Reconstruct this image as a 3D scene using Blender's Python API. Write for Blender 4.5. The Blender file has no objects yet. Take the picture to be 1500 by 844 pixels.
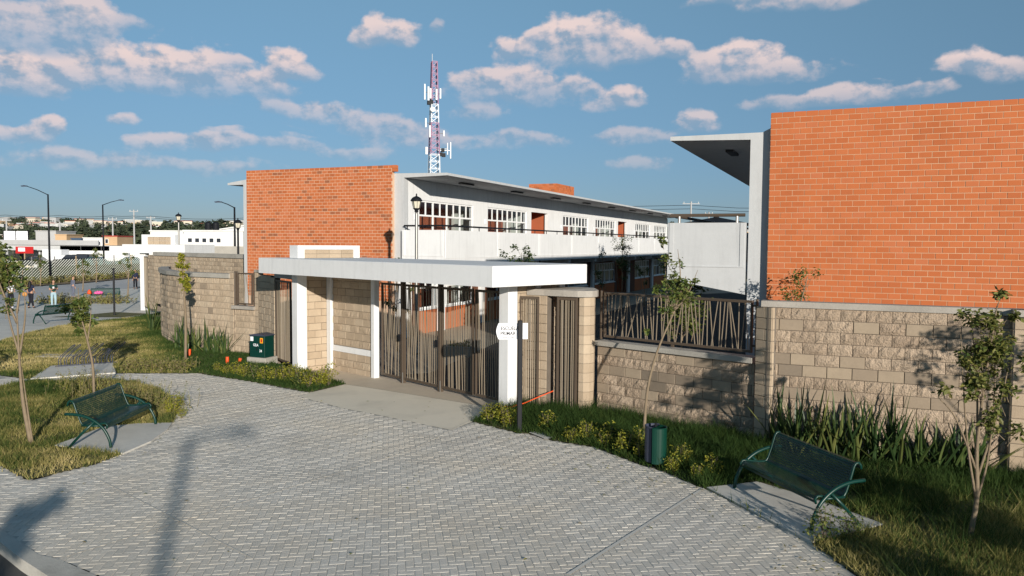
import bpy, math, random
import numpy as np
from mathutils import Vector, Matrix
random.seed(11)
rng = np.random.default_rng(11)
SC = bpy.context.scene
COL = SC.collection
R = math.radians

# ------------------------------------------------------------------ camera
PITCH, ROLL, EYE = R(3.2), R(0.42), 3.8
cp, sp = math.cos(PITCH), math.sin(PITCH)
F_ = Vector((0, cp, -sp)); U0 = Vector((0, sp, cp)); R0 = Vector((1, 0, 0))
RT = math.cos(ROLL) * R0 + math.sin(ROLL) * U0
UP = -math.sin(ROLL) * R0 + math.cos(ROLL) * U0
cd = bpy.data.cameras.new('camera'); cam = bpy.data.objects.new('camera', cd); COL.objects.link(cam)
cd.sensor_width = 36; cd.lens = 1150 / 1500 * 36
cd.clip_start = 0.1; cd.clip_end = 5000
cam.matrix_world = Matrix(((RT.x, UP.x, -F_.x, 0), (RT.y, UP.y, -F_.y, 0), (RT.z, UP.z, -F_.z, EYE), (0, 0, 0, 1)))
SC.camera = cam
SC.view_settings.view_transform = 'Standard'; SC.view_settings.look = 'None'
SC.view_settings.exposure = 0.22; SC.view_settings.gamma = 1.0
SC.cycles.max_bounces = 6; SC.cycles.transparent_max_bounces = 12
SC.cycles.use_denoising = True

# ------------------------------------------------------------------ sky, sun
SUN_AZ = R(160.5); SUN_EL = math.atan(0.222)
wd = bpy.data.worlds.new('World'); SC.world = wd; wd.use_nodes = True
wd.cycles.sampling_method = 'MANUAL'; wd.cycles.sample_map_resolution = 256
SKY_ROT = SUN_AZ


def build_world():
    nt = wd.node_tree; N = nt.nodes; L = nt.links
    N.clear()
    out = N.new('ShaderNodeOutputWorld'); bg = N.new('ShaderNodeBackground'); bg.inputs[1].default_value = 0.15
    L.new(bg.outputs[0], out.inputs[0])
    sky = N.new('ShaderNodeTexSky'); sky.sky_type = 'NISHITA'; sky.sun_disc = False
    sky.sun_elevation = SUN_EL; sky.sun_rotation = SKY_ROT
    sky.altitude = 2200; sky.air_density = 1.0; sky.dust_density = 0.3; sky.ozone_density = 4.0

    def math_(op, a, b=None, c=None, clamp=False):
        n = N.new('ShaderNodeMath'); n.operation = op; n.use_clamp = clamp
        for i, v in enumerate((a, b, c)):
            if v is None: continue
            if isinstance(v, (int, float)): n.inputs[i].default_value = v
            else: L.new(v, n.inputs[i])
        return n.outputs[0]

    def vec(op, a, b=None):
        n = N.new('ShaderNodeVectorMath'); n.operation = op
        for i, v in enumerate((a, b)):
            if v is None: continue
            if isinstance(v, tuple): n.inputs[i].default_value = v
            else: L.new(v, n.inputs[i])
        return n
    tc = N.new('ShaderNodeTexCoord'); sx = N.new('ShaderNodeSeparateXYZ'); L.new(tc.outputs['Generated'], sx.inputs[0])
    az = math_('ARCTAN2', sx.outputs[0], sx.outputs[1]); el = math_('ARCSINE', sx.outputs[2])
    cb = N.new('ShaderNodeCombineXYZ'); L.new(az, cb.inputs[0]); L.new(el, cb.inputs[1])

    def noise(coord, scale, detail, rough, off=None):
        n = N.new('ShaderNodeTexNoise'); n.inputs['Scale'].default_value = scale
        n.inputs['Detail'].default_value = detail; n.inputs['Roughness'].default_value = rough
        L.new(coord, n.inputs['Vector']); return n
    st = vec('MULTIPLY', cb.outputs[0], (1.0, 1.35, 1.0)).outputs[0]
    w = noise(st, 22.0, 2, 0.5)
    wo = vec('MULTIPLY_ADD', w.outputs['Color'], (0.022, 0.016, 0.0)); wo.inputs[2].default_value = (-0.011, -0.008, 0)
    pw = vec('ADD', cb.outputs[0], wo.outputs[0]).outputs[0]
    # cloud lobes: azimuth, elevation, half width, half height (degrees), opacity
    acc = None
    for (a, e, rx, ry, op) in CLOUDS:
        ix, iy = 1 / R(rx), 1 / R(ry)
        d = vec('MULTIPLY_ADD', pw, (ix, iy, 0)); d.inputs[2].default_value = (-R(a) * ix, -R(e) * iy, op)
        # each lobe adds its weight, its weighted height and its weighted opacity to one running vector
        d2 = vec('MULTIPLY', d.outputs[0], (1, 1, 0)).outputs[0]
        dd = vec('DOT_PRODUCT', d2, d2).outputs['Value']
        wt = math_('MAXIMUM', math_('MULTIPLY_ADD', dd, -0.5, 1.0), 0.0)
        wt = math_('POWER', wt, 3.0)
        t3 = vec('MULTIPLY_ADD', d.outputs[0], (0, 1, 1)); t3.inputs[2].default_value = (1, 0, 0)
        t4 = N.new('ShaderNodeVectorMath'); t4.operation = 'SCALE'; L.new(t3.outputs[0], t4.inputs[0]); L.new(wt, t4.inputs['Scale'])
        acc = t4.outputs[0] if acc is None else vec('ADD', acc, t4.outputs[0]).outputs[0]
    sa = N.new('ShaderNodeSeparateXYZ'); L.new(acc, sa.inputs[0])
    ws = math_('ADD', sa.outputs[0], 0.001)
    vert = math_('DIVIDE', sa.outputs[1], ws); opac = math_('DIVIDE', sa.outputs[2], ws)
    m = math_('MULTIPLY_ADD', math_('POWER', math_('MAXIMUM', sa.outputs[0], 0.0), 0.3333), 2.3, -1.35)
    low = noise(st, 2.6, 3, 0.5)
    gen = math_('MULTIPLY_ADD', low.outputs[0], 5.0, -3.3)
    opac = math_('MAXIMUM', opac, math_('MULTIPLY', gen, 0.6, clamp=True))
    m = math_('MAXIMUM', math_('MAXIMUM', m, gen), -1.2)
    n1 = noise(st, 24.0, 7, 0.58)
    n2 = noise(vec('ADD', st, (0.006, 0.011, 0)).outputs[0], 24.0, 4, 0.58)
    dens = math_('ADD', m, math_('MULTIPLY_ADD', n1.outputs[0], 3.4, -1.55))
    mr = N.new('ShaderNodeMapRange'); mr.interpolation_type = 'SMOOTHSTEP'
    mr.inputs[1].default_value = -0.02; mr.inputs[2].default_value = 0.85; L.new(dens, mr.inputs[0])
    lit = math_('MULTIPLY_ADD', math_('SUBTRACT', n1.outputs[0], n2.outputs[0]), 4.2, 0.58)
    lit = math_('MULTIPLY_ADD', vert, 0.7, lit, clamp=True)
    ramp = N.new('ShaderNodeValToRGB'); L.new(lit, ramp.inputs[0])
    ramp.color_ramp.elements[0].position = 0.1; ramp.color_ramp.elements[0].color = (*CL_DARK, 1)
    ramp.color_ramp.elements[1].position = 0.95; ramp.color_ramp.elements[1].color = (*CL_LIT, 1)
    sc = N.new('ShaderNodeVectorMath'); sc.operation = 'SCALE'; sc.inputs['Scale'].default_value = 1 / 0.15
    L.new(ramp.outputs[0], sc.inputs[0])
    mix = N.new('ShaderNodeMix'); mix.data_type = 'RGBA'
    base_fade = math_('MULTIPLY_ADD', vert, 0.55, 0.80, clamp=True)
    L.new(math_('MULTIPLY', math_('MULTIPLY', mr.outputs[0], opac), base_fade), mix.inputs[0])
    # a touch more green-blue, as clear highland air has
    tint = N.new('ShaderNodeMix'); tint.data_type = 'RGBA'; tint.blend_type = 'MULTIPLY'; tint.inputs[0].default_value = 1.0
    tr = N.new('ShaderNodeValToRGB'); L.new(math_('MULTIPLY', sx.outputs[2], 1.6, clamp=True), tr.inputs[0])
    tr.color_ramp.elements[0].color = (0.25, 0.235, 0.275, 1); tr.color_ramp.elements[1].color = (1.0, 0.86, 0.59, 1)
    tr.color_ramp.elements[1].position = 0.62
    sk = N.new('ShaderNodeVectorMath'); sk.operation = 'SCALE'; sk.inputs['Scale'].default_value = 1.17; L.new(sky.outputs[0], sk.inputs[0]); L.new(sk.outputs[0], tint.inputs[6]); L.new(tr.outputs[0], tint.inputs[7])
    L.new(tint.outputs[2], mix.inputs[6]); L.new(sc.outputs[0], mix.inputs[7])
    L.new(mix.outputs[2], bg.inputs[0])


CL_DARK = (0.26, 0.335, 0.435); CL_LIT = (0.70, 0.57, 0.55)
CLOUDS = []
for (px, py, rx, ry, s) in [(40, 35, 85, 34, .65), (120, 25, 55, 32, .8), (190, 35, 30, 14, .5), (60, 60, 80, 20, .5), (40, 108, 70, 32, .95), (110, 100, 40, 26, .9), (30, 130, 60, 12, .5),
                            (200, 95, 60, 32, 1), (260, 98, 50, 28, .95), (300, 95, 40, 25, .9), (345, 90, 28, 14, .75), (240, 125, 110, 16, .4), (415, 98, 40, 26, .95), (370, 118, 40, 18, .8), (450, 108, 25, 14, .7), (400, 135, 50, 14, .4),
                            (30, 195, 35, 14, .7), (70, 187, 22, 16, .8), (230, 207, 40, 14, .6), (300, 207, 60, 16, .6), (350, 203, 40, 14, .55), (420, 210, 60, 12, .4), (560, 45, 34, 30, .95), (595, 52, 30, 22, .9), (530, 55, 24, 18, .8), (640, 42, 14, 12, .4),
                            (745, 68, 32, 24, .95), (790, 55, 22, 16, .8), (825, 58, 48, 38, 1), (880, 45, 45, 28, .95), (930, 60, 45, 26, .95), (985, 75, 35, 18, .8), (870, 85, 110, 18, .5), (700, 118, 50, 20, .8), (760, 115, 55, 22, .85), (830, 125, 50, 18, .7), (760, 140, 120, 20, .45),
                            (915, 142, 38, 20, .85), (890, 155, 40, 12, .5), (1030, 95, 40, 20, .8), (1075, 85, 45, 26, .95), (1120, 92, 50, 28, .95), (1170, 105, 45, 18, .8), (1100, 112, 110, 14, .45), (1210, 140, 50, 14, .7), (1250, 135, 40, 16, .75), (1310, 138, 60, 14, .6), (1370, 130, 40, 12, .6), (1130, 150, 60, 12, .5),
                            (1420, 92, 34, 22, .95), (1465, 102, 40, 20, .85), (1020, 180, 45, 18, .7), (930, 200, 70, 16, .45), (1060, 2, 90, 8, .5), (1180, 5, 100, 12, .6), (470, 165, 65, 18, .6), (180, 175, 24, 11, .65), (620, 205, 95, 18, .5), (560, 185, 80, 18, .5), (130, 235, 95, 18, .45), (400, 155, 34, 12, .5), (760, 205, 80, 16, .4), (300, 245, 90, 14, .35), (930, 240, 60, 14, .35), (520, 225, 70, 12, .35), (700, 165, 60, 14, .45)]:
    # direction of that part of the sky, in degrees
    d = RT * ((px - 750) / 1150) - UP * ((py - 422) / 1150) + F_
    d.normalize()
    CLOUDS.append((math.degrees(math.atan2(d.x, d.y)), math.degrees(math.asin(d.z)), rx / 1150 * 57.3 * 0.98, ry / 1150 * 57.3 * 0.98, s))
build_world()
sl = bpy.data.lights.new('sun', 'SUN'); so = bpy.data.objects.new('sun', sl); COL.objects.link(so)
sl.energy = 5.0; sl.angle = R(0.53); sl.color = (1.0, 0.925, 0.82)
sund = Vector((math.sin(SUN_AZ) * math.cos(SUN_EL), math.cos(SUN_AZ) * math.cos(SUN_EL), math.sin(SUN_EL)))
so.rotation_euler = (-sund).to_track_quat('-Z', 'Y').to_euler()


# ------------------------------------------------------------------ materials
def new_mat(name):
    m = bpy.data.materials.new(name); m.use_nodes = True
    nt = m.node_tree; b = nt.nodes['Principled BSDF']
    return m, nt, nt.nodes, nt.links, b


def M(name, col, rough=0.7, var=0.12, scale=3.0, bump=0.0, bscale=60.0, rnd=None, metal=0.0, spec=0.3, stain=0.0, stretch=None, streak=0.0, sand=None):
    """col: base colour; var: large soft mottling; rnd: colours picked per piece; stain: darker weathering blotches"""
    m, nt, N, L, b = new_mat(name)
    b.inputs['Roughness'].default_value = rough; b.inputs['Metallic'].default_value = metal
    b.inputs['Specular IOR Level'].default_value = spec
    g = N.new('ShaderNodeNewGeometry'); pos = g.outputs['Position']
    if stretch:
        mp = N.new('ShaderNodeVectorMath'); mp.operation = 'MULTIPLY'; mp.inputs[1].default_value = stretch
        L.new(pos, mp.inputs[0]); pos = mp.outputs[0]
    if rnd:
        oi = N.new('ShaderNodeObjectInfo'); ad = N.new('ShaderNodeMath'); ad.operation = 'ADD'
        L.new(oi.outputs['Random'], ad.inputs[0]); L.new(g.outputs['Random Per Island'], ad.inputs[1])
        fr = N.new('ShaderNodeMath'); fr.operation = 'FRACT'; L.new(ad.outputs[0], fr.inputs[0])
        rp = N.new('ShaderNodeValToRGB'); L.new(fr.outputs[0], rp.inputs[0])
        els = rp.color_ramp.elements
        while len(els) < len(rnd): els.new(0.5)
        for i, (p, c) in enumerate(rnd): els[i].position = p; els[i].color = (*c, 1)
        base = rp.outputs[0]
    else:
        rg = N.new('ShaderNodeRGB'); rg.outputs[0].default_value = (*col, 1); base = rg.outputs[0]
    def nz(s, d=5):
        n = N.new('ShaderNodeTexNoise'); n.inputs['Scale'].default_value = s; n.inputs['Detail'].default_value = d
        n.inputs['Roughness'].default_value = 0.6; L.new(pos, n.inputs['Vector']); return n.outputs[0]
    if var:
        a, c = nz(scale), nz(scale * 9, 4)
        mr = N.new('ShaderNodeMath'); mr.operation = 'MULTIPLY_ADD'; mr.inputs[1].default_value = var * 2.6; mr.inputs[2].default_value = 1 - var * 1.3
        L.new(a, mr.inputs[0])
        m2 = N.new('ShaderNodeMath'); m2.operation = 'MULTIPLY_ADD'; m2.inputs[1].default_value = var * 1.4; m2.inputs[2].default_value = 1 - var * 0.7
        L.new(c, m2.inputs[0])
        mm = N.new('ShaderNodeMath'); mm.operation = 'MULTIPLY'; L.new(mr.outputs[0], mm.inputs[0]); L.new(m2.outputs[0], mm.inputs[1])
        vs = N.new('ShaderNodeVectorMath'); vs.operation = 'SCALE'; L.new(base, vs.inputs[0]); L.new(mm.outputs[0], vs.inputs['Scale'])
        base = vs.outputs[0]
    if stain:
        a = nz(0.9, 7)
        mr = N.new('ShaderNodeMapRange'); mr.inputs[1].default_value = 0.52; mr.inputs[2].default_value = 0.72
        mr.inputs[3].default_value = 1.0; mr.inputs[4].default_value = 1 - stain; L.new(a, mr.inputs[0])
        vs = N.new('ShaderNodeVectorMath'); vs.operation = 'SCALE'; L.new(base, vs.inputs[0]); L.new(mr.outputs[0], vs.inputs['Scale'])
        base = vs.outputs[0]
    if sand:
        n = N.new('ShaderNodeTexNoise'); n.inputs['Scale'].default_value = 0.35; n.inputs['Detail'].default_value = 7; n.inputs['Roughness'].default_value = 0.65; L.new(g.outputs['Position'], n.inputs['Vector'])
        mr = N.new('ShaderNodeMapRange'); mr.inputs[1].default_value = 0.44; mr.inputs[2].default_value = 0.66; mr.inputs[3].default_value = 0.0; mr.inputs[4].default_value = 0.75; L.new(n.outputs[0], mr.inputs[0])
        mx = N.new('ShaderNodeMix'); mx.data_type = 'RGBA'; L.new(mr.outputs[0], mx.inputs[0]); L.new(base, mx.inputs[6]); mx.inputs[7].default_value = (*sand, 1); base = mx.outputs[2]
    if streak:
        mp = N.new('ShaderNodeVectorMath'); mp.operation = 'MULTIPLY'; mp.inputs[1].default_value = (5.0, 5.0, 0.45); L.new(g.outputs['Position'], mp.inputs[0])
        n = N.new('ShaderNodeTexNoise'); n.inputs['Scale'].default_value = 1.6; n.inputs['Detail'].default_value = 6; L.new(mp.outputs[0], n.inputs['Vector'])
        mr = N.new('ShaderNodeMapRange'); mr.inputs[1].default_value = 0.5; mr.inputs[2].default_value = 0.75; mr.inputs[3].default_value = 1.0; mr.inputs[4].default_value = 1 - streak
        L.new(n.outputs[0], mr.inputs[0]); vs = N.new('ShaderNodeVectorMath'); vs.operation = 'SCALE'; L.new(base, vs.inputs[0]); L.new(mr.outputs[0], vs.inputs['Scale']); base = vs.outputs[0]
    L.new(base, b.inputs['Base Color'])
    if bump:
        bp = N.new('ShaderNodeBump'); bp.inputs['Strength'].default_value = min(1, bump); bp.inputs['Distance'].default_value = 0.02 if bump < 1 else 0.05
        L.new(nz(bscale, 6), bp.inputs['Height']); L.new(bp.outputs[0], b.inputs['Normal'])
    return m


def leaf_mat(name, cols, rough=0.55, trans=0.25):
    m, nt, N, L, b = new_mat(name)
    g = N.new('ShaderNodeNewGeometry'); oi = N.new('ShaderNodeObjectInfo')
    ad = N.new('ShaderNodeMath'); ad.operation = 'ADD'; L.new(oi.outputs['Random'], ad.inputs[0]); L.new(g.outputs['Random Per Island'], ad.inputs[1])
    fr = N.new('ShaderNodeMath'); fr.operation = 'FRACT'; L.new(ad.outputs[0], fr.inputs[0])
    rp = N.new('ShaderNodeValToRGB'); L.new(fr.outputs[0], rp.inputs[0]); els = rp.color_ramp.elements
    while len(els) < len(cols): els.new(0.5)
    for i, c in enumerate(cols):
        els[i].position = i / (len(cols) - 1); els[i].color = (*c, 1)
    L.new(rp.outputs[0], b.inputs['Base Color']); b.inputs['Roughness'].default_value = rough; b.inputs['Specular IOR Level'].default_value = 0.3
    tr = N.new('ShaderNodeBsdfTranslucent'); L.new(rp.outputs[0], tr.inputs[0])
    mx = N.new('ShaderNodeMixShader'); mx.inputs[0].default_value = trans
    L.new(b.outputs[0], mx.inputs[1]); L.new(tr.outputs[0], mx.inputs[2])
    L.new(mx.outputs[0], N['Material Output'].inputs[0])
    return m


def grass_mat(name):
    m, nt, N, L, b = new_mat(name)
    at = N.new('ShaderNodeAttribute'); at.attribute_name = 'dry'
    rp = N.new('ShaderNodeValToRGB'); L.new(at.outputs['Fac'], rp.inputs[0]); els = rp.color_ramp.elements
    for _ in range(2): els.new(0.5)
    for i, (p, c) in enumerate([(0, (0.030, 0.062, 0.014)), (0.35, (0.075, 0.115, 0.026)), (0.62, (0.30, 0.265, 0.085)), (1.0, (0.62, 0.50, 0.235))]):
        els[i].position = p; els[i].color = (*c, 1)
    L.new(rp.outputs[0], b.inputs['Base Color']); b.inputs['Roughness'].default_value = 0.7; b.inputs['Specular IOR Level'].default_value = 0.15
    tr = N.new('ShaderNodeBsdfTranslucent'); L.new(rp.outputs[0], tr.inputs[0])
    mx = N.new('ShaderNodeMixShader'); mx.inputs[0].default_value = 0.3
    L.new(b.outputs[0], mx.inputs[1]); L.new(tr.outputs[0], mx.inputs[2]); L.new(mx.outputs[0], N['Material Output'].inputs[0])
    return m


def glass_mat(name, tint=(0.02, 0.03, 0.04), refl=0.22):
    m, nt, N, L, b = new_mat(name)
    tr = N.new('ShaderNodeBsdfTransparent'); tr.inputs[0].default_value = (0.80, 0.84, 0.86, 1)
    gl = N.new('ShaderNodeBsdfGlossy'); gl.inputs['Roughness'].default_value = 0.03; gl.inputs[0].default_value = (0.8, 0.85, 0.9, 1)
    fr = N.new('ShaderNodeLayerWeight'); pw = N.new('ShaderNodeMath'); pw.operation = 'POWER'; pw.inputs[1].default_value = 4.0; L.new(fr.outputs['Facing'], pw.inputs[0])
    ad = N.new('ShaderNodeMath'); ad.operation = 'MULTIPLY_ADD'; ad.use_clamp = True; ad.inputs[1].default_value = 0.6; ad.inputs[2].default_value = refl * 0.3; L.new(pw.outputs[0], ad.inputs[0])
    mx = N.new('ShaderNodeMixShader'); L.new(ad.outputs[0], mx.inputs[0]); L.new(tr.outputs[0], mx.inputs[1]); L.new(gl.outputs[0], mx.inputs[2])
    L.new(mx.outputs[0], N['Material Output'].inputs[0])
    return m


O1, O2, O3 = (0.45, 0.128, 0.042), (0.50, 0.155, 0.058), (0.41, 0.11, 0.036)
mt = {}
mt['brick_red'] = M('fired_clay_brick', O1, 0.85, 0.05, 0.7, 0.10, 90, stain=0.10, rnd=[(0, (0.42, 0.118, 0.040)), (0.35, O1), (0.7, (0.475, 0.14, 0.048)), (1.0, (0.46, 0.142, 0.058))])
mt['brick_mixed'] = M('fired_clay_brick_mixed', O1, 0.85, 0.06, 0.7, 0.10, 90, stain=0.08, rnd=[(0, (0.28, 0.10, 0.048)), (0.05, (0.32, 0.108, 0.048)), (0.11, (0.41, 0.115, 0.04)), (0.4, O1), (0.7, (0.49, 0.145, 0.052)), (1.0, (0.48, 0.155, 0.07))])
mt['mortar'] = M('brick_mortar', (0.54, 0.33, 0.20), 0.95, 0.15, 6, 0.2, 120)
mt['mortar_light'] = M('pale_brick_mortar', (0.58, 0.39, 0.265), 0.95, 0.1, 6)
mt['grey_mortar'] = M('block_mortar', (0.15, 0.125, 0.10), 0.95, 0.2, 6, 0.3, 120)
mt['block_split'] = M('split_face_block', (0.4, 0.3, 0.22), 0.95, 0.26, 3.2, 1.0, 32, rnd=[(0, (0.345, 0.262, 0.19)), (0.5, (0.40, 0.31, 0.226)), (1.0, (0.455, 0.355, 0.262))])
mt['block_smooth'] = M('smooth_block', (0.4, 0.3, 0.22), 0.92, 0.17, 3.0, 0.35, 120, rnd=[(0, (0.20, 0.162, 0.122)), (0.4, (0.27, 0.212, 0.155)), (1.0, (0.355, 0.282, 0.203))])
mt['block_light'] = M('pale_block', (0.4, 0.3, 0.22), 0.92, 0.13, 2.0, 0.5, 80, rnd=[(0, (0.37, 0.288, 0.203)), (0.5, (0.42, 0.33, 0.236)), (1.0, (0.46, 0.37, 0.268))])
mt['white'] = M('white_render', (0.71, 0.713, 0.71), 0.8, 0.05, 1.1, 0.15, 40, stain=0.07, streak=0.10)
mt['white_frame'] = M('white_window_paint', (0.8, 0.8, 0.79), 0.5, 0.03, 4)
mt['grey_conc'] = M('pale_grey_concrete', (0.47, 0.48, 0.485), 0.85, 0.08, 0.9, 0.2, 45, stain=0.10, streak=0.10)
mt['soffit'] = M('grey_soffit', (0.42, 0.43, 0.44), 0.85, 0.07, 1.0, 0.1, 40)
mt['raw_conc'] = M('raw_concrete', (0.36, 0.34, 0.30), 0.9, 0.18, 2.0, 0.5, 50, stain=0.2)
mt['coping'] = M('concrete_coping', (0.36, 0.33, 0.29), 0.9, 0.2, 2.5, 0.5, 60, stain=0.15)
mt['iron'] = M('brown_painted_iron', (0.085, 0.063, 0.045), 0.5, 0.08, 5, 0.1, 90, metal=0.0, spec=0.3)
mt['bar'] = M('tan_painted_bar', (0.25, 0.205, 0.15), 0.5, 0.10, 4, spec=0.3)
mt['dark_iron'] = M('black_painted_metal', (0.010, 0.011, 0.014), 0.55, 0.08, 5, spec=0.2)
mt['green_metal'] = M('dark_green_gloss_metal', (0.003, 0.034, 0.026), 0.35, 0.10, 6, spec=0.35)
mt['green_bin'] = M('green_bin_metal', (0.003, 0.036, 0.024), 0.38, 0.1, 6, spec=0.35)
mt['slate_metal'] = M('slate_grey_metal', (0.045, 0.052, 0.08), 0.45, 0.1, 6, spec=0.3)
mt['steel'] = M('galvanised_steel', (0.30, 0.29, 0.27), 0.4, 0.1, 6, metal=0.6)
mt['paver'] = M('grey_concrete_paver', (0.3, 0.3, 0.3), 0.88, 0.14, 0.55, 0.45, 130, rnd=[(0, (0.56, 0.528, 0.472)), (0.5, (0.60, 0.568, 0.508)), (1.0, (0.64, 0.605, 0.545))], stain=0.20, sand=(0.66, 0.585, 0.475))
mt['grout'] = M('pale_sand_joint', (0.42, 0.40, 0.36), 0.95, 0.2, 3)
mt['strip'] = M('pale_joint_strip', (0.60, 0.575, 0.52), 0.9, 0.1, 4)
mt['slab'] = M('broom_finished_concrete', (0.72, 0.655, 0.54), 0.9, 0.08, 0.8, 0.3, 90, stain=0.16)
mt['slab_tan'] = M('trowelled_tan_concrete', (0.52, 0.445, 0.35), 0.85, 0.14, 0.9, 0.2, 90, stain=0.18)
mt['pad'] = M('grey_concrete_pad', (0.60, 0.575, 0.52), 0.9, 0.12, 1.2, 0.3, 80, stain=0.2)
mt['kerb'] = M('kerb_concrete', (0.50, 0.475, 0.42), 0.9, 0.2, 2, 0.4, 60, stain=0.3)
mt['asphalt'] = M('asphalt', (0.09, 0.088, 0.085), 0.95, 0.3, 2.5, 0.8, 70)
mt['street'] = M('grey_street', (0.42, 0.415, 0.41), 0.9, 0.12, 0.5, 0.2, 40)
mt['court'] = M('courtyard_concrete', (0.30, 0.265, 0.21), 0.9, 0.15, 0.6, 0.2, 50, stain=0.2)
mt['yard'] = M('yard_shade_tone', (0.026, 0.027, 0.028), 0.95, 0.25, 1.2, 0.3, 50)  # near-black base colour carries the deep shade of the yard
mt['soil'] = M('dry_soil', (0.20, 0.15, 0.095), 1.0, 0.3, 1.5, 0.6, 30)
mt['turf'] = M('turf_floor', (0.12, 0.115, 0.045), 1.0, 0.35, 1.4, 0.8, 25)
mt['scrub'] = M('dry_scrub_ground', (0.15, 0.14, 0.08), 1.0, 0.4, 0.06, 0.5, 2)
mt['hillside'] = M('wooded_hillside', (0.07, 0.085, 0.055), 1.0, 0.5, 0.02, 0.8, 0.4)
mt['grass'] = grass_mat('grass_blade')
mt['leaf'] = leaf_mat('tree_leaf', [(0.045, 0.085, 0.018), (0.10, 0.14, 0.03), (0.17, 0.18, 0.045), (0.06, 0.09, 0.025)])
mt['leaf_sun'] = leaf_mat('olive_tree_leaf', [(0.05, 0.085, 0.018), (0.13, 0.15, 0.035), (0.21, 0.20, 0.05), (0.08, 0.11, 0.028), (0.24, 0.21, 0.07)])
mt['leaf_dark'] = leaf_mat('dark_tree_leaf', [(0.02, 0.045, 0.014), (0.05, 0.085, 0.025), (0.09, 0.12, 0.04)])
mt['leaf_yellow'] = leaf_mat('yellow_green_leaf', [(0.10, 0.14, 0.018), (0.30, 0.28, 0.03), (0.20, 0.22, 0.03), (0.36, 0.31, 0.04)])
mt['leaf_strap'] = leaf_mat('strap_leaf', [(0.022, 0.045, 0.016), (0.04, 0.075, 0.022), (0.07, 0.105, 0.03), (0.14, 0.15, 0.045)], 0.45, 0.15)
mt['leaf_far'] = leaf_mat('far_tree_leaf', [(0.032, 0.046, 0.028), (0.05, 0.066, 0.036), (0.075, 0.09, 0.05)], 0.9, 0.1)
mt['weed'] = leaf_mat('dry_weed', [(0.18, 0.15, 0.06), (0.24, 0.19, 0.10), (0.13, 0.15, 0.04), (0.30, 0.27, 0.06)], 0.8, 0.2)
mt['bark'] = M('pale_bark', (0.215, 0.165, 0.11), 0.95, 0.25, 9, 0.6, 60)
mt['bark_dark'] = M('grey_brown_bark', (0.15, 0.12, 0.09), 0.95, 0.25, 6, 0.6, 40)
mt['glass'] = glass_mat('window_glass')
mt['lantern_glass'] = M('frosted_lantern_glass', (0.62, 0.58, 0.46), 0.25, 0.05, 8)
mt['fixture'] = M('dark_light_fitting', (0.04, 0.04, 0.045), 0.5, 0.05, 8)
mt['interior'] = M('cream_interior_paint', (0.55, 0.56, 0.50), 0.9, 0.05, 1)
mt['int_brick'] = M('interior_brick_lining', (0.36, 0.10, 0.045), 0.9, 0.12, 3)
mt['shade_brick'] = M('shade_darkened_brick', (0.14, 0.06, 0.035), 0.9, 0.15, 3)  # ground floor shade is put into this darkened brick colour
mt['sign_white'] = M('white_sign_vinyl', (0.82, 0.83, 0.86), 0.5, 0.02, 5)
mt['ink'] = M('dark_grey_ink', (0.012, 0.012, 0.016), 0.6, 0)
mt['orange'] = M('orange_plastic', (0.75, 0.09, 0.02), 0.45, 0.1, 8)
mt['yellow_st'] = M('yellow_sticker', (0.80, 0.36, 0.015), 0.5, 0.05, 20)
mt['skin'] = M('skin', (0.42, 0.24, 0.16), 0.6, 0.05, 20)
mt['hair'] = M('black_hair', (0.008, 0.007, 0.007), 0.6, 0.1, 30)
mt['cloth_navy'] = M('navy_cloth', (0.016, 0.02, 0.045), 0.9, 0.12, 12)
mt['cloth_black'] = M('black_cloth', (0.012, 0.012, 0.018), 0.9, 0.12, 12)
mt['cloth_green'] = M('bottle_green_cotton', (0.010, 0.045, 0.034), 0.9, 0.12, 12)
mt['denim'] = M('light_blue_denim', (0.30, 0.42, 0.48), 0.9, 0.15, 12)
mt['cloth_grey'] = M('grey_blue_cloth', (0.11, 0.12, 0.16), 0.9, 0.12, 12)
mt['cloth_white'] = M('white_cotton', (0.72, 0.73, 0.77), 0.9, 0.06, 12)
mt['leather'] = M('tan_leather', (0.45, 0.21, 0.06), 0.5, 0.1, 12)
mt['pink'] = M('pink_cloth', (0.75, 0.12, 0.34), 0.8, 0.08, 10)
mt['tower_white'] = M('white_tower_steel', (0.78, 0.80, 0.84), 0.5, 0.03, 1)
mt['tower_red'] = M('faded_red_tower_steel', (0.40, 0.22, 0.32), 0.5, 0.08, 1)
mt['antenna'] = M('antenna_plastic', (0.70, 0.72, 0.72), 0.5, 0.05, 2)
for k, c in dict(h_white=(0.66, 0.66, 0.64), h_cream=(0.56, 0.50, 0.40), h_grey=(0.40, 0.40, 0.40), h_pink=(0.52, 0.34, 0.28), h_tan=(0.50, 0.34, 0.20), h_red=(0.40, 0.06, 0.05), h_blue=(0.05, 0.085, 0.14), h_green=(0.18, 0.24, 0.13)).items():
    mt[k] = M(k.replace('h_', '') + '_painted_wall', c, 0.9, 0.12, 0.5)
mt['win_dark'] = M('dark_window', (0.03, 0.035, 0.045), 0.2, 0.05, 3)
mt['car_green'] = M('dark_green_car_paint', (0.02, 0.07, 0.07), 0.22, 0.03, 2, spec=0.6)
mt['car_black'] = M('black_car_paint', (0.012, 0.012, 0.016), 0.2, 0.03, 2, spec=0.6)
mt['car_white'] = M('white_car_paint', (0.75, 0.76, 0.78), 0.3, 0.03, 2, spec=0.5)
mt['car_red'] = M('red_car_paint', (0.45, 0.02, 0.02), 0.25, 0.03, 2, spec=0.5)
mt['rubber'] = M('tyre_rubber', (0.02, 0.02, 0.02), 0.85, 0.05, 8)
mt['tarp'] = M('green_fence_mesh', (0.06, 0.075, 0.05), 0.9, 0.3, 0.5)
mt['wire'] = M('pale_fence_wire', (0.70, 0.71, 0.62), 0.6, 0.1, 2)
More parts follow.
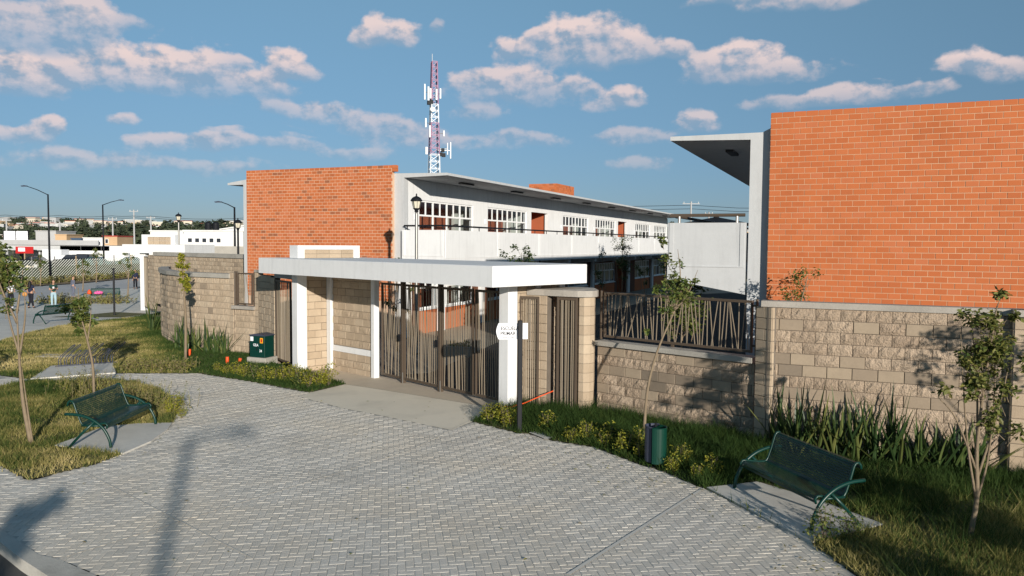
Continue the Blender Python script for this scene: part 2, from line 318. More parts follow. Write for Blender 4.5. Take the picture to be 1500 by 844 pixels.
mt['wood'] = M('weathered_timber', (0.36, 0.26, 0.16), 0.9, 0.2, 3, 0.3, 30)


# ------------------------------------------------------------------ geometry helpers
class MB:
    def __init__(s): s.v = []; s.f = []

    def add(s, vs, fs):
        o = len(s.v); s.v += [tuple(p) for p in vs]; s.f += [tuple(i + o for i in f) for f in fs]; return s

    def box(s, x0, y0, z0, x1, y1, z1, skip=''):
        vs = [(x0, y0, z0), (x1, y0, z0), (x1, y1, z0), (x0, y1, z0), (x0, y0, z1), (x1, y0, z1), (x1, y1, z1), (x0, y1, z1)]
        fs = {'b': (0, 3, 2, 1), 't': (4, 5, 6, 7), 'f': (0, 1, 5, 4), 'r': (1, 2, 6, 5), 'k': (2, 3, 7, 6), 'l': (3, 0, 4, 7)}
        return s.add(vs, [q for k, q in fs.items() if k not in skip])

    def bevbox(s, x0, y0, z0, x1, y1, z1, b=0.01):
        # box with chamfered vertical and top edges
        vs = []; 
        def ring(z, i):
            return [(x0 + b + i, y0 + i, z), (x1 - b - i, y0 + i, z), (x1 - i, y0 + b + i, z), (x1 - i, y1 - b - i, z), (x1 - b - i, y1 - i, z), (x0 + b + i, y1 - i, z), (x0 + i, y1 - b - i, z), (x0 + i, y0 + b + i, z)]
        vs = ring(z0, 0) + ring(z1 - b, 0) + ring(z1, b)
        fs = [(i, (i + 1) % 8, 8 + (i + 1) % 8, 8 + i) for i in range(8)] + [(8 + i, 8 + (i + 1) % 8, 16 + (i + 1) % 8, 16 + i) for i in range(8)]
        fs += [tuple(range(16, 24)), tuple(reversed(range(8)))]
        return s.add(vs, fs)

    def prism(s, poly, z0, z1, bottom=True):
        n = len(poly); a = sum(poly[i][0] * poly[(i + 1) % n][1] - poly[(i + 1) % n][0] * poly[i][1] for i in range(n))
        if a < 0: poly = poly[::-1]
        vs = [(x, y, z0) for x, y in poly] + [(x, y, z1) for x, y in poly]
        fs = [tuple(range(n, 2 * n))] + [(i, (i + 1) % n, n + (i + 1) % n, n + i) for i in range(n)]
        if bottom: fs.append(tuple(reversed(range(n))))
        return s.add(vs, fs)

    def xprism(s, prof, y0, y1):
        # profile in (x, z), extruded along y
        n = len(prof); a = sum(prof[i][0] * prof[(i + 1) % n][1] - prof[(i + 1) % n][0] * prof[i][1] for i in range(n))
        if a < 0: prof = prof[::-1]
        vs = [(x, y0, z) for x, z in prof] + [(x, y1, z) for x, z in prof]
        return s.add(vs, [tuple(range(n)), tuple(reversed(range(n, 2 * n)))] + [((i + 1) % n, i, n + i, n + (i + 1) % n) for i in range(n)])

    def tube(s, pts, r, n=8, cap=True):
        pts = [Vector(p) for p in pts]; m = len(pts)
        rs = r if isinstance(r, (list, tuple)) else [r] * m
        T = [(pts[min(i + 1, m - 1)] - pts[max(i - 1, 0)]).normalized() for i in range(m)]
        a = Vector((0, 0, 1)) if abs(T[0].z) < 0.9 else Vector((1, 0, 0))
        nx = T[0].cross(a).normalized(); vs = []
        for i in range(m):
            nx = (nx - T[i] * nx.dot(T[i])).normalized(); ny = T[i].cross(nx)
            for k in range(n):
                t = 2 * math.pi * k / n; vs.append(pts[i] + (nx * math.cos(t) + ny * math.sin(t)) * rs[i])
        fs = [(i * n + k, i * n + (k + 1) % n, (i + 1) * n + (k + 1) % n, (i + 1) * n + k) for i in range(m - 1) for k in range(n)]
        if cap: fs += [tuple(reversed(range(n))), tuple(range((m - 1) * n, m * n))]
        return s.add(vs, fs)

    def lathe(s, prof, n=12, c=(0, 0)):
        m = len(prof); vs = [(c[0] + r * math.cos(2 * math.pi * k / n), c[1] + r * math.sin(2 * math.pi * k / n), z) for r, z in prof for k in range(n)]
        fs = [(i * n + k, i * n + (k + 1) % n, (i + 1) * n + (k + 1) % n, (i + 1) * n + k) for i in range(m - 1) for k in range(n)]
        fs += [tuple(reversed(range(n))), tuple(range((m - 1) * n, m * n))]
        return s.add(vs, fs)

    def bar(s, p, q, w, d=None):
        # rectangular bar from p to q
        p, q = Vector(p), Vector(q); t = (q - p).normalized(); d = d or w
        a = Vector((0, 0, 1)) if abs(t.z) < 0.95 else Vector((0, 1, 0))
        x = t.cross(a).normalized(); y = x.cross(t)
        vs = []
        for e in (p, q):
            for i, j in ((-1, -1), (1, -1), (1, 1), (-1, 1)): vs.append(e + x * (i * w / 2) + y * (j * d / 2))
        return s.add(vs, [(0, 3, 2, 1), (4, 5, 6, 7), (0, 1, 5, 4), (1, 2, 6, 5), (2, 3, 7, 6), (3, 0, 4, 7)])

    def mesh(s, name, mat=None, smooth=False):
        me = bpy.data.meshes.new(name); me.from_pydata(s.v, [], s.f)
        if mat: me.materials.append(mat)
        if smooth: me.polygons.foreach_set('use_smooth', [True] * len(me.polygons))
        me.update(); return me

    def build(s, name, mat, parent=None, smooth=False, loc=None):
        return link(name, s.mesh(name, mat, smooth), parent, loc)


def link(name, me, parent=None, loc=None, rot=None, scale=None):
    o = bpy.data.objects.new(name, me); COL.objects.link(o)
    if parent: o.parent = parent
    if loc is not None: o.location = loc
    if rot is not None: o.rotation_euler = rot
    if scale is not None: o.scale = scale
    return o


def tag(o, label, cat, group=None):
    o['label'] = label; o['category'] = cat
    if group: o['group'] = group
    return o


def thing(name, label, cat, loc=(0, 0, 0), rotz=0.0, group=None):
    o = bpy.data.objects.new(name, None); COL.objects.link(o); o.location = loc; o.rotation_euler = (0, 0, rotz)
    o.empty_display_size = 0.1
    return tag(o, label, cat, group)


def kind(o, k): o['kind'] = k; return o


def dup(root, loc, rotz, label, group=None, scale=None):
    def cpy(o, par):
        c = o.copy(); COL.objects.link(c)
        if par: c.parent = par
        for ch in o.children: cpy(ch, c)
        return c
    r = cpy(root, None); r.location = loc; r.rotation_euler = (0, 0, rotz)
    if scale: r.scale = (scale,) * 3
    r['label'] = label
    if group: r['group'] = group
    return r


def azdir(a): return Vector((math.sin(R(a)), math.cos(R(a)), 0))


def rotz_of(d): return math.atan2(d[1], d[0])


def inside(P, poly):
    x, y = P[:, 0], P[:, 1]; r = np.zeros(len(P), bool); n = len(poly)
    for i in range(n):
        x1, y1 = poly[i]; x2, y2 = poly[(i + 1) % n]
        c = ((y1 > y) != (y2 > y)) & (x < (x2 - x1) * (y - y1) / (y2 - y1 + 1e-12) + x1)
        r ^= c
    return r


def ss(a, b, x):
    t = np.clip((x - a) / (b - a), 0, 1); return t * t * (3 - 2 * t)


def tz(x, y):
    """the park falls away gently towards the street in the far left"""
    return -0.42 * ss(34.0, 47.0, np.asarray(y, float)) * ss(-12.5, -19.0, np.asarray(x, float))


# ------------------------------------------------------------------ ground, street, paving
def draped(name, poly, dz, mat, step=1.5):
    """flat polygon, cut into a grid so that it can follow the fall of the ground"""
    import bmesh
    bm = bmesh.new(); vs = [bm.verts.new((x, y, 0)) for x, y in poly]; bm.faces.new(vs)
    xs = [p[0] for p in poly]; ys = [p[1] for p in poly]
    if max(ys) > 34 and min(xs) < -12.5:
        v = min(ys) + step
        while v < min(max(ys), 60):
            bmesh.ops.bisect_plane(bm, geom=bm.verts[:] + bm.edges[:] + bm.faces[:], plane_co=(0, v, 0), plane_no=(0, 1, 0)); v += step
        v = max(min(xs), -24) + step
        while v < min(max(xs), -10):
            bmesh.ops.bisect_plane(bm, geom=bm.verts[:] + bm.edges[:] + bm.faces[:], plane_co=(v, 0, 0), plane_no=(1, 0, 0)); v += step
    for v in bm.verts: v.co.z = float(tz(v.co.x, v.co.y)) + dz
    bmesh.ops.triangulate(bm, faces=bm.faces[:]); bmesh.ops.recalc_face_normals(bm, faces=bm.faces[:])
    if bm.faces and sum(f.normal.z for f in bm.faces) < 0: bmesh.ops.reverse_faces(bm, faces=bm.faces[:])
    me = bpy.data.meshes.new(name); bm.to_mesh(me); bm.free(); me.materials.append(mat)
    return kind(link(name, me), 'structure')


gx = sorted(set([-4000, -1500, -600, -250, -120, -60] + list(np.arange(-40, -9, 1.5)) + [0, 10, 30, 60, 120, 300, 900, 4000]))
gy = sorted(set([-1500, -300, -60, -20, 0, 10, 20] + list(np.arange(30, 52, 1.5)) + [60, 80, 120, 200, 400, 900, 2000, 4500]))
b = MB(); vs = [(x, y, float(tz(x, y)) - 0.2) for y in gy for x in gx]; nx = len(gx)
b.add(vs, [(j * nx + i, j * nx + i + 1, (j + 1) * nx + i + 1, (j + 1) * nx + i) for j in range(len(gy) - 1) for i in range(nx - 1)])
kind(b.build('ground', mt['scrub']), 'structure')

PLAZA = [(-8.63, 13.08), (-7.64, 12.24), (-7.13, 13.08), (-6.92, 13.82), (-6.82, 14.69), (-6.93, 15.67), (-7.08, 16.21), (-7.53, 17.62), (-8.97, 19.89), (-10.13, 21.03), (-11.19, 21.31),
         (-11.93, 20.96), (-13.04, 21.12), (-13.27, 20.2), (-20, 18.6), (-20, 20.2), (-14.41, 21.95), (-13.17, 21.33), (-11.39, 22.44), (-9.07, 22.54), (-7.29, 21.37), (-5.4, 19.94), (-5.1, 19.76), (-5.24, 19.22),
         (-3.8, 17.82), (-3.19, 17.4), (-1.22, 15.85), (-0.83, 16.6), (0.16, 15.6), (0.5, 15.5), (0.82, 15.02), (1.56, 14.58), (2.22, 13.45), (2.6, 12.97), (2.98, 12.16), (3.05, 12.09),
         (3.86, 9.84), (4.01, 8.87), (4.1, 8.31), (4.4, 5.5), (4.0, 2.0), (-1.5, 4.6), (-4.69, 8.76), (-5.48, 9.25), (-5.72, 9.32), (-6.75, 10.19), (-9.5, 12.35)]
draped('paving_bed', PLAZA, -0.005, mt['grout'])
paving = kind(MB().prism([(-1.5, 4.6), (4.0, 2.0), (4.4, 5.5), (4.1, 8.31)], -0.15, -0.03).build('paving', mt['grout']), 'structure')
e1, e2 = azdir(81.0), azdir(-9.0)
s = 0.1
ii, jj = np.meshgrid(np.arange(-250, 120), np.arange(20, 300), indexing='ij')
cl = (ii - jj) % 4
cells = []
for c, orient in ((0, 0), (3, 1)):
    a, bb = ii[cl == c], jj[cl == c]
    cx_ = (a + (1.0 if orient == 0 else 0.5)) * s; cy_ = (bb + (0.5 if orient == 0 else 1.0)) * s
    P = np.stack([cx_ * e1.x + cy_ * e2.x, cx_ * e1.y + cy_ * e2.y], 1)
    ok = inside(P, PLAZA) & (P[:, 0] > -14)
    cells += [(p[0], p[1], orient) for p in P[ok]]
cells = np.array(cells)
def pave_px(p):
    d = Vector((p[0], p[1], 0 - EYE)); z = d.dot(F_); return 750 + 1150 * d.dot(RT) / z, 422 - 1150 * d.dot(UP) / z
dist = np.hypot(cells[:, 0], cells[:, 1])
vis = np.array([(0 < q[0] < 1500 and 0 < q[1] < 844) for q in map(pave_px, cells)])
order = np.argsort(np.where(vis, dist, 1e9)); near = set(order[:300].tolist())


def paver_shape(m, x, y, orient, dz, tx, ty):
    hl, hw = (0.0975, 0.0475) if orient == 0 else (0.0475, 0.0975)
    bv = 0.009
    vs = []
    for h, k, z in ((hl, hw, -0.0046), (hl - bv, hw - bv, 0.0)):
        for sx_, sy_ in ((-1, -1), (1, -1), (1, 1), (-1, 1)):
            lx, ly = sx_ * h, sy_ * k
            vs.append((x + lx * e1.x + ly * e2.x, y + lx * e1.y + ly * e2.y, z + (dz + lx * tx + ly * ty if z == 0 else 0)))
    m.add(vs, [(4, 5, 6, 7), (0, 1, 5, 4), (1, 2, 6, 5), (2, 3, 7, 6), (3, 0, 4, 7)])


pv = MB(); proto = {}
for o_ in (0, 1):
    for k in range(4):
        m = MB(); paver_shape(m, 0, 0, o_, 0, random.gauss(0, .005), random.gauss(0, .007)); proto[(o_, k)] = m.mesh('paver', mt['paver'])
for i, (x, y, o_) in enumerate(cells):
    dz = random.gauss(0, 0.0011)
    if i in near: link('paver', proto[(int(o_), random.randrange(4))], paving, (x, y, dz))
    else: paver_shape(pv, x, y, int(o_), dz, random.gauss(0, .005), random.gauss(0, .007))
kind(pv.build('paver_field', mt['paver'], paving), 'stuff')
sm = MB()
def strip(p, q, w, z=0.006):
    p, q = Vector((*p, z)), Vector((*q, z)); t = (q - p).normalized(); n = Vector((-t.y, t.x, 0)) * w / 2
    return MB().add([p - n, q - n, q + n, p + n], [(0, 1, 2, 3)])
for p, q, w in [((-5.43, 9.17), (-1.86, 14.24), .018), ((-1.86, 14.24), (-0.84, 16.86), .018), ((-7.09, 12.8), (-3.1, 9.25), .014), ((3.01, 12.09), (0.67, 8.85), .05)]:
    kind(strip(p, q, w).build('joint_strip', mt['strip'], paving), 'structure')
draped('apron', [(-5.24, 19.22), (-3.8, 17.82), (-3.19, 17.4), (-1.22, 15.85), (-0.83, 16.6), (-0.60, 17.5), (-0.42, 18.09), (-3.75, 20.48), (-4.48, 20.96), (-5.1, 19.76)], 0.0, mt['slab'])
draped('threshold', [(-4.48, 20.96), (-3.75, 20.48), (-0.42, 18.09), (-0.1, 17.5), (0.4, 18.2), (-3.4, 22.5), (-4.6, 22.6), (-5.4, 23.6), (-6.1, 23.2)], 0.004, mt['slab_tan'])
# kerb and the street at its foot
kerb = MB().prism([(-9.9, 12.55), (-6.75, 10.19), (-5.72, 9.32), (-5.42, 9.2), (-4.69, 8.72), (-1.5, 4.6), (-1.75, 4.4), (-5.13, 8.62), (-5.86, 9.2), (-6.52, 9.78), (-10.05, 12.35)], -0.19, 0.004)
kind(kerb.build('kerb', mt['kerb']), 'structure')
draped('street', [(-40, 34), (-10.0, 12.3), (-6.5, 9.75), (-5.8, 9.15), (-5.1, 8.58), (-1.7, 4.35), (6, -8), (-60, -8), (-60, 34)], -0.15, mt['asphalt'])
draped('footpath', [(-20.26, 35.7), (-19.94, 32.39), (-19.3, 29.45), (-18.0, 24.0), (-20, 20.2), (-20, 18.6), (-9.5, 12.35), (-10.0, 12.4), (-24, 23), (-30, 34), (-33, 45), (-34.1, 53.9), (-34.8, 62.7), (-34.5, 72), (-22, 60), (-20.9, 44.41), (-20.47, 43.07), (-19.9, 38.01)], 0.0, mt['pad'])
draped('far_street', [(-40, 30), (-30.5, 34), (-33.5, 45), (-34.4, 53.9), (-35, 62.7), (-36, 80), (-40, 110), (-46, 110), (-44, 88), (-44, 79), (-46, 70), (-50, 40)], -0.11, mt['street'])
draped('verge', [(-60, 60), (-46.2, 69.8), (-44.2, 79), (-44.2, 88), (-46, 110), (-48, 130), (-60, 130)], -0.05, mt['soil'])
padL = [(-8.44, 14.34), (-8.38, 14.85), (-8.32, 15.8), (-7.74, 16.13), (-7.08, 16.21), (-6.93, 15.67), (-6.82, 14.69), (-6.92, 13.82), (-7.26, 13.9)]
padR = [(3.07, 12.09), (3.96, 12.4), (4.6, 11.51), (5.09, 10.52), (3.86, 9.84)]
padB = [(-13.93, 23.58), (-12.45, 24.33), (-11.39, 22.44), (-13.17, 21.33)]
for nm, p in (('bench_pad', padL), ('bench_pad', padR), ('rack_pad', padB)):
    kind(MB().prism(p, -0.15, 0.028).build(nm, mt['pad']), 'structure')
draped('stepping_slab', [(0.36, 15.55), (0.72, 15.91), (0.89, 15.23), (0.68, 15.01)], 0.034, mt['pad'])
for (x, y) in ((-12.4, 33.0), (-14.9, 25.6)):
    kind(MB().box(x - .55, y - .3, -0.05, x + .55, y + .3, 0.05).build('utility_cover', mt['raw_conc']), 'structure')
draped('courtyard', [(-3.6, 21.9), (-0.1, 17.6), (1.9, 17.7), (4.7, 15.1), (8, 13.5), (14, 12.5), (40, 70), (20, 90), (-18, 34), (-9.7, 27.0), (-8.4, 26.2), (-6.0, 23.2)], -0.01, mt['court'])

draped('schoolyard_shade', [(-3.2, 22.6), (-2.4, 22.9), (-0.6, 30.0), (12.0, 60.0), (30, 70), (20, 45), (6.2, 18.3), (5.0, 15.4), (4.75, 15.2), (2.0, 17.85), (0.0, 18.5)], 0.004, mt['yard'])  # sheet over the courtyard, its dark colour stands in for shade
LAWN1 = [(-20, 18.6), (-13.27, 20.2), (-13.04, 21.12), (-11.93, 20.96), (-11.19, 21.31), (-10.13, 21.03), (-8.97, 19.89), (-7.53, 17.62), (-7.08, 16.21), (-6.93, 15.67), (-6.82, 14.69), (-6.92, 13.82), (-7.13, 13.08), (-7.65, 12.26), (-8.61, 13.04), (-12, 15.2), (-20, 18.5)]
LAWN2 = [(-20, 20.2), (-14.41, 21.95), (-13.17, 21.33), (-11.39, 22.44), (-9.07, 22.54), (-7.29, 21.37), (-5.4, 19.94), (-5.1, 19.76), (-4.48, 20.96), (-6.0, 22.8), (-6.44, 22.9), (-7.75, 25.1), (-8.48, 26.2), (-9.7, 26.96), (-11.13, 28.33), (-12.74, 30.27), (-15.36, 34.57), (-16.2, 37.5), (-20.8, 44.41), (-20.47, 43.07), (-19.9, 38.01), (-20.26, 35.7), (-19.94, 32.39), (-19.3, 29.45), (-18, 24)]
LAWN3 = [(-0.83, 16.6), (0.16, 15.6), (0.5, 15.5), (0.82, 15.02), (1.56, 14.58), (2.22, 13.45), (2.6, 12.97), (2.98, 12.16), (3.05, 12.09), (3.86, 9.84), (4.01, 8.87), (4.1, 8.31), (4.4, 5.5), (12, 4.0), (14, 11.2), (8.34, 13.25), (4.82, 14.72), (4.72, 15.05), (1.89, 17.75), (0.1, 17.9), (-0.3, 17.85)]
for nm, p in (('lawn', LAWN1), ('lawn', LAWN2), ('lawn', LAWN3)):
    draped(nm, p, 0.012, mt['turf'])
draped('far_lawn', [(-24.5, 41.5), (-20.95, 42.0), (-21.2, 45.5), (-23.6, 46.5)], 0.02, mt['turf'])


def fbm(x, y, s, k=0):
    r = np.zeros_like(x); rr = np.random.default_rng(5 + k)
    for o in range(9):
        a = rr.uniform(0, 6.28); fq = s * 1.45 ** (o / 1.5) * rr.uniform(.8, 1.2); r += np.sin((x * math.cos(a) + y * math.sin(a)) * fq + rr.uniform(0, 6.28)) / (1 + o * .25)
    return r / 3.2


def grass(name, poly, n, h0, h1, w, dryf, holes=(), yshift=None):
    P = np.array(poly); lo, hi = P.min(0), P.max(0)
    pts = rng.uniform(lo, hi, (int(n * 3.4), 2)); pts = pts[inside(pts, poly)]
    for hpoly in holes: pts = pts[~inside(pts, hpoly)]
    d = np.hypot(pts[:, 0], pts[:, 1])
    pts = pts[rng.uniform(0, 1, len(pts)) < .30 + .70 * ss(-.55, .15, fbm(pts[:, 0], pts[:, 1], 2.4, 11))]
    pts = pts + rng.normal(0, .035, pts.shape)
    pts = pts[:n]; x, y = pts[:, 0], pts[:, 1]; k = len(x)
    dry = np.clip(dryf(x, y) + rng.normal(0, .13, k), 0, 1)
    cl = fbm(x, y, 5.0, 3)
    h = rng.uniform(h0, h1, k) * (1 + .45 * cl) * (1.2 - .45 * dry)
    a = rng.uniform(0, 6.28, k); lean = rng.normal(0, .55, (k, 2)) * h[:, None]
    z0 = tz(x, y) + 0.005
    wx, wy = np.cos(a) * w, np.sin(a) * w
    V = np.zeros((k, 3, 3)); V[:, 0] = np.stack([x - wx, y - wy, z0], 1); V[:, 1] = np.stack([x + wx, y + wy, z0], 1)
    V[:, 2] = np.stack([x + lean[:, 0], y + lean[:, 1], z0 + h], 1)
    me = bpy.data.meshes.new(name); me.vertices.add(k * 3); me.vertices.foreach_set('co', V.ravel())
    me.loops.add(k * 3); me.loops.foreach_set('vertex_index', np.arange(k * 3)); me.polygons.add(k)
    me.polygons.foreach_set('loop_start', np.arange(k) * 3); me.polygons.foreach_set('loop_total', np.full(k, 3))
    at = me.attributes.new('dry', 'FLOAT', 'FACE'); at.data.foreach_set('value', dry)
    me.materials.append(mt['grass']); me.update(); me.validate()
    return kind(link(name, me), 'stuff')


grass('lawn_grass', LAWN1, 75000, .05, .13, .008, lambda x, y: .50 + .30 * fbm(x, y, 1.3, 1) + .12 * fbm(x, y, 5, 2), [padL])
grass('lawn_grass', LAWN2, 110000, .04, .11, .012, lambda x, y: np.clip(.66 + .34 * fbm(x, y, .8, 4) + .1 * fbm(x, y, 4, 2), 0, 1) * np.clip(1 - 1.05 * ss(-13.5, -10.3, x + (y - 27) * .55 + .8 * fbm(x, y, .9, 7)), .1, 1), [padB])
grass('lawn_grass', LAWN3, 130000, .05, .17, .007, lambda x, y: np.clip(.08 + .12 * fbm(x, y, 1.5, 5), 0, 1) + .5 * ss(12.6, 9.5, y + .9 * fbm(x, y, 1.2, 6)), [padR])
grass('bed_grass', [(-0.6, 17.2), (0.3, 15.9), (2.4, 13.8), (3.1, 12.6), (4.3, 12.6), (4.9, 14.4), (4.6, 15.0), (1.9, 17.6), (0.2, 17.8)], 30000, .10, .30, .008, lambda x, y: np.clip(.06 + .14 * fbm(x, y, 2, 5), 0, 1))
grass('bed_grass', [(-8.3, 23.9), (-6.6, 22.6), (-5.9, 22.6), (-5.0, 20.6), (-5.4, 20.2), (-7.3, 21.9), (-9.0, 23.3)], 9000, .10, .22, .011, lambda x, y: np.clip(.1 + .1 * fbm(x, y, 2, 5), 0, 1))
grass('tall_grass', [(4.4, 9.4), (4.3, 6.0), (12, 5.0), (12.5, 10.5), (8.3, 12.7), (5.3, 12.4), (5.2, 10.2)], 16000, .12, .36, .005, lambda x, y: np.clip(.34 + .5 * fbm(x, y, 1.4, 8), 0, 1))


# ------------------------------------------------------------------ pieces laid into walls
def rough_block(seed):
    r = random.Random(seed); nx_, nz_ = 6, 3; w, h, d = 0.415, 0.2035, 0.10
    vs = []; 
    for j in range(nz_ + 1):
        for i in range(nx_ + 1):
            edge = i in (0, nx_) or j in (0, nz_)
            vs.append((-w / 2 + w * i / nx_ + (0 if edge else r.uniform(-.018, .018)), -(0.008 if edge else r.uniform(.010, .040)) , -h / 2 + h * j / nz_ + (0 if edge else r.uniform(-.015, .015))))
    fs = [(j * (nx_ + 1) + i, j * (nx_ + 1) + i + 1, (j + 1) * (nx_ + 1) + i + 1, (j + 1) * (nx_ + 1) + i) for j in range(nz_) for i in range(nx_)]
    n = len(vs); c = [(-w / 2, d - .02, -h / 2), (w / 2, d - .02, -h / 2), (w / 2, d - .02, h / 2), (-w / 2, d - .02, h / 2)]
    f = [0, nx_, n - 1, n - 1 - nx_]
    vs += c
    fs += [(n, n + 1, f[1], f[0]), (n + 1, n + 2, f[2], f[1]), (n + 2, n + 3, f[3], f[2]), (n + 3, n, f[0], f[3])]
    return MB().add(vs, fs)


def flat_block(w=0.415, h=0.2035, bv=0.006):
    m = MB(); vs = [(sx * (w / 2 - b_), y, sz * (h / 2 - b_)) for y, b_ in ((.08, 0), (-0.006, 0), (-0.012, bv)) for sx, sz in ((-1, -1), (1, -1), (1, 1), (-1, 1))]
    return m.add(vs, [(8, 9, 10, 11)] + [(4 + i, 4 + (i + 1) % 4, 8 + (i + 1) % 4, 8 + i) for i in range(4)] + [(i, (i + 1) % 4, 4 + (i + 1) % 4, 4 + i) for i in range(4)])


BL, BH = 0.425, 0.2127
rough_meshes = [rough_block(k).mesh('block', mt['block_split']) for k in range(7)]
rough_light = [rough_block(k + 20).mesh('block', mt['block_light']) for k in range(5)]
for me_ in rough_light:
    for v_ in me_.vertices: v_.co.y *= 0.6 if v_.co.y < 0 else 1
smooth_mesh = flat_block().mesh('block', mt['block_smooth'])
light_mesh = flat_block().mesh('block', mt['block_light'])


def block_run(parent, p0, p1, z0, z1, style, phase=0.0, thick=0.16, back=True):
    """courses of blocks on the right-hand side of the run p0 -> p1 seen from outside; coordinates relative to parent.location"""
    o = parent.location; p0 = Vector((p0[0], p0[1], 0)); p1 = Vector((p1[0], p1[1], 0)); t = (p1 - p0); Ln = t.length; t.normalize()
    ang = math.atan2(t.y, t.x); nrm = Vector((t.y, -t.x, 0))          # outward normal
    c = MB(); q = [p0 - nrm * 0.01, p1 - nrm * 0.01, p1 - nrm * thick, p0 - nrm * thick]
    c.prism([(v.x - o.x, v.y - o.y) for v in q], z0 - o.z, z1 - 0.001 - o.z)
    c.build('mortar_core', mt['grey_mortar'], parent)
    row = 0; z = z1
    while z - BH > z0 - 0.1:
        zc = z - BH / 2; x = -BL * (0.5 if row % 2 else 0.0) - phase * BL
        flatrow = random.random()
        while x < Ln - 0.03:
            a, b_ = max(x, 0.0), min(x + BL, Ln)
            if b_ - a > 0.05:
                me_ = style(row, x)
                pos = p0 + t * ((a + b_) / 2)
                link('block', me_, parent, (pos.x - o.x, pos.y - o.y, zc - o.z), (0, 0, ang), ((b_ - a - 0.010) / 0.415, 1, 1))
            x += BL
        z -= BH; row += 1


def st_mixed(row, x):
    r = random.Random(int(row * 7919 + round(x * 10) * 31 + st_mixed.salt))
    p = {1: .45, 4: .3, 5: .6, 7: .75, 9: .4}.get(row, 0.02)
    return smooth_mesh if r.random() < p else r.choice(rough_meshes)
st_mixed.salt = 3
def st_low(row, x):
    r = random.Random(int(row * 991 + round(x * 10) * 17))
    return smooth_mesh if r.random() < {0: .55, 2: .75, 4: .5, 6: .3}.get(row, .03) else r.choice(rough_meshes)
def st_light(row, x): return random.choice(rough_light) if row % 2 else light_mesh
def st_plain(row, x): return light_mesh
def st_curve(row, x):
    r = random.Random(int(row * 991 + round(x * 10) * 17 + 5))
    return smooth_mesh if (row % 2 and r.random() < .22) else r.choice(rough_light + [light_mesh])


def coping(parent, pts, z, h, w0, w1, mat, name='coping'):
    """slab along a polyline, w0 outwards and w1 inwards"""
    o = parent.location; pts = [Vector((p[0], p[1], 0)) for p in pts]; L_, R_ = [], []
    for i, p in enumerate(pts):
        d = (pts[min(i + 1, len(pts) - 1)] - pts[max(i - 1, 0)]).normalized(); n = Vector((d.y, -d.x, 0))
        R_.append(p + n * w0); L_.append(p - n * w1)
    m = MB()
    m.prism([(v.x - o.x, v.y - o.y) for v in R_ + L_[::-1]], z - o.z, z + h - o.z)
    return m.build(name, mat, parent)


# right-hand boundary wall
W0, W1 = (4.80, 14.70), (8.34, 13.19)
w = thing('boundary_wall', 'tall split faced block wall right of the fence, below the big brick gable', 'wall', (4.74, 14.85, 0))
block_run(w, (4.93, 14.68), (8.62, 13.06), -0.1, 2.655, st_mixed, 0.3)
coping(w, [(4.72, 14.80), (8.6, 13.10)], 2.66, 0.11, 0.07, 0.24, mt['coping'])
block_run(w, (4.67, 14.93), (4.86, 14.60), -0.1, 2.655, st_plain, .5, .18)
block_run(w, (4.86, 14.60), (4.98, 14.70), -0.1, 2.655, st_plain, .5, .1)
w = thing('boundary_wall', 'block wall at the right edge of the photo beyond the square pier', 'wall', (8.34, 13.1, 0))
pr = azdir(114)
a0 = Vector((8.36, 13.00, 0)); a1 = a0 + pr * 0.30
block_run(w, a0, a1, -0.1, 2.655, st_plain, .5, .35)
a2 = a0 + azdir(24) * .2; block_run(w, a2, a0, -0.1, 2.655, st_plain, 0, .1)
b0 = a1 + azdir(24) * .06; block_run(w, b0, b0 + pr * 4.0, -0.1, 2.655, st_mixed, 0.7)
coping(w, [a0 - pr * .03, b0 + pr * 4.0], 2.66, 0.11, 0.06, 0.26, mt['coping'])

# low wall with railing
P0, P1 = Vector((1.95, 17.66, 0)), Vector((4.70, 15.04, 0)); t = (P1 - P0).normalized(); nrm = Vector((t.y, -t.x, 0))
w = thing('low_wall', 'low block wall under the slanted bar railing, behind the litter bin', 'wall', P0)
block_run(w, P0, P1, -0.1, 1.535, st_low, 0.2, .2)
coping(w, [P0 - t * .02, P1 - t * .03], 1.54, 0.105, 0.09, 0.26, mt['raw_conc'], 'coping')
unit = MB().box(-.5, -.5, 0, .5, .5, 1).mesh('bar', mt['bar'])


def bar_obj(parent, p, q, w, d, name='bar', me=None):
    p, q = Vector(p), Vector(q); dirv = q - p
    o = link(name, me or unit, parent, p, dirv.to_track_quat('Z', 'X').to_euler(), (w, d, dirv.length)); return o


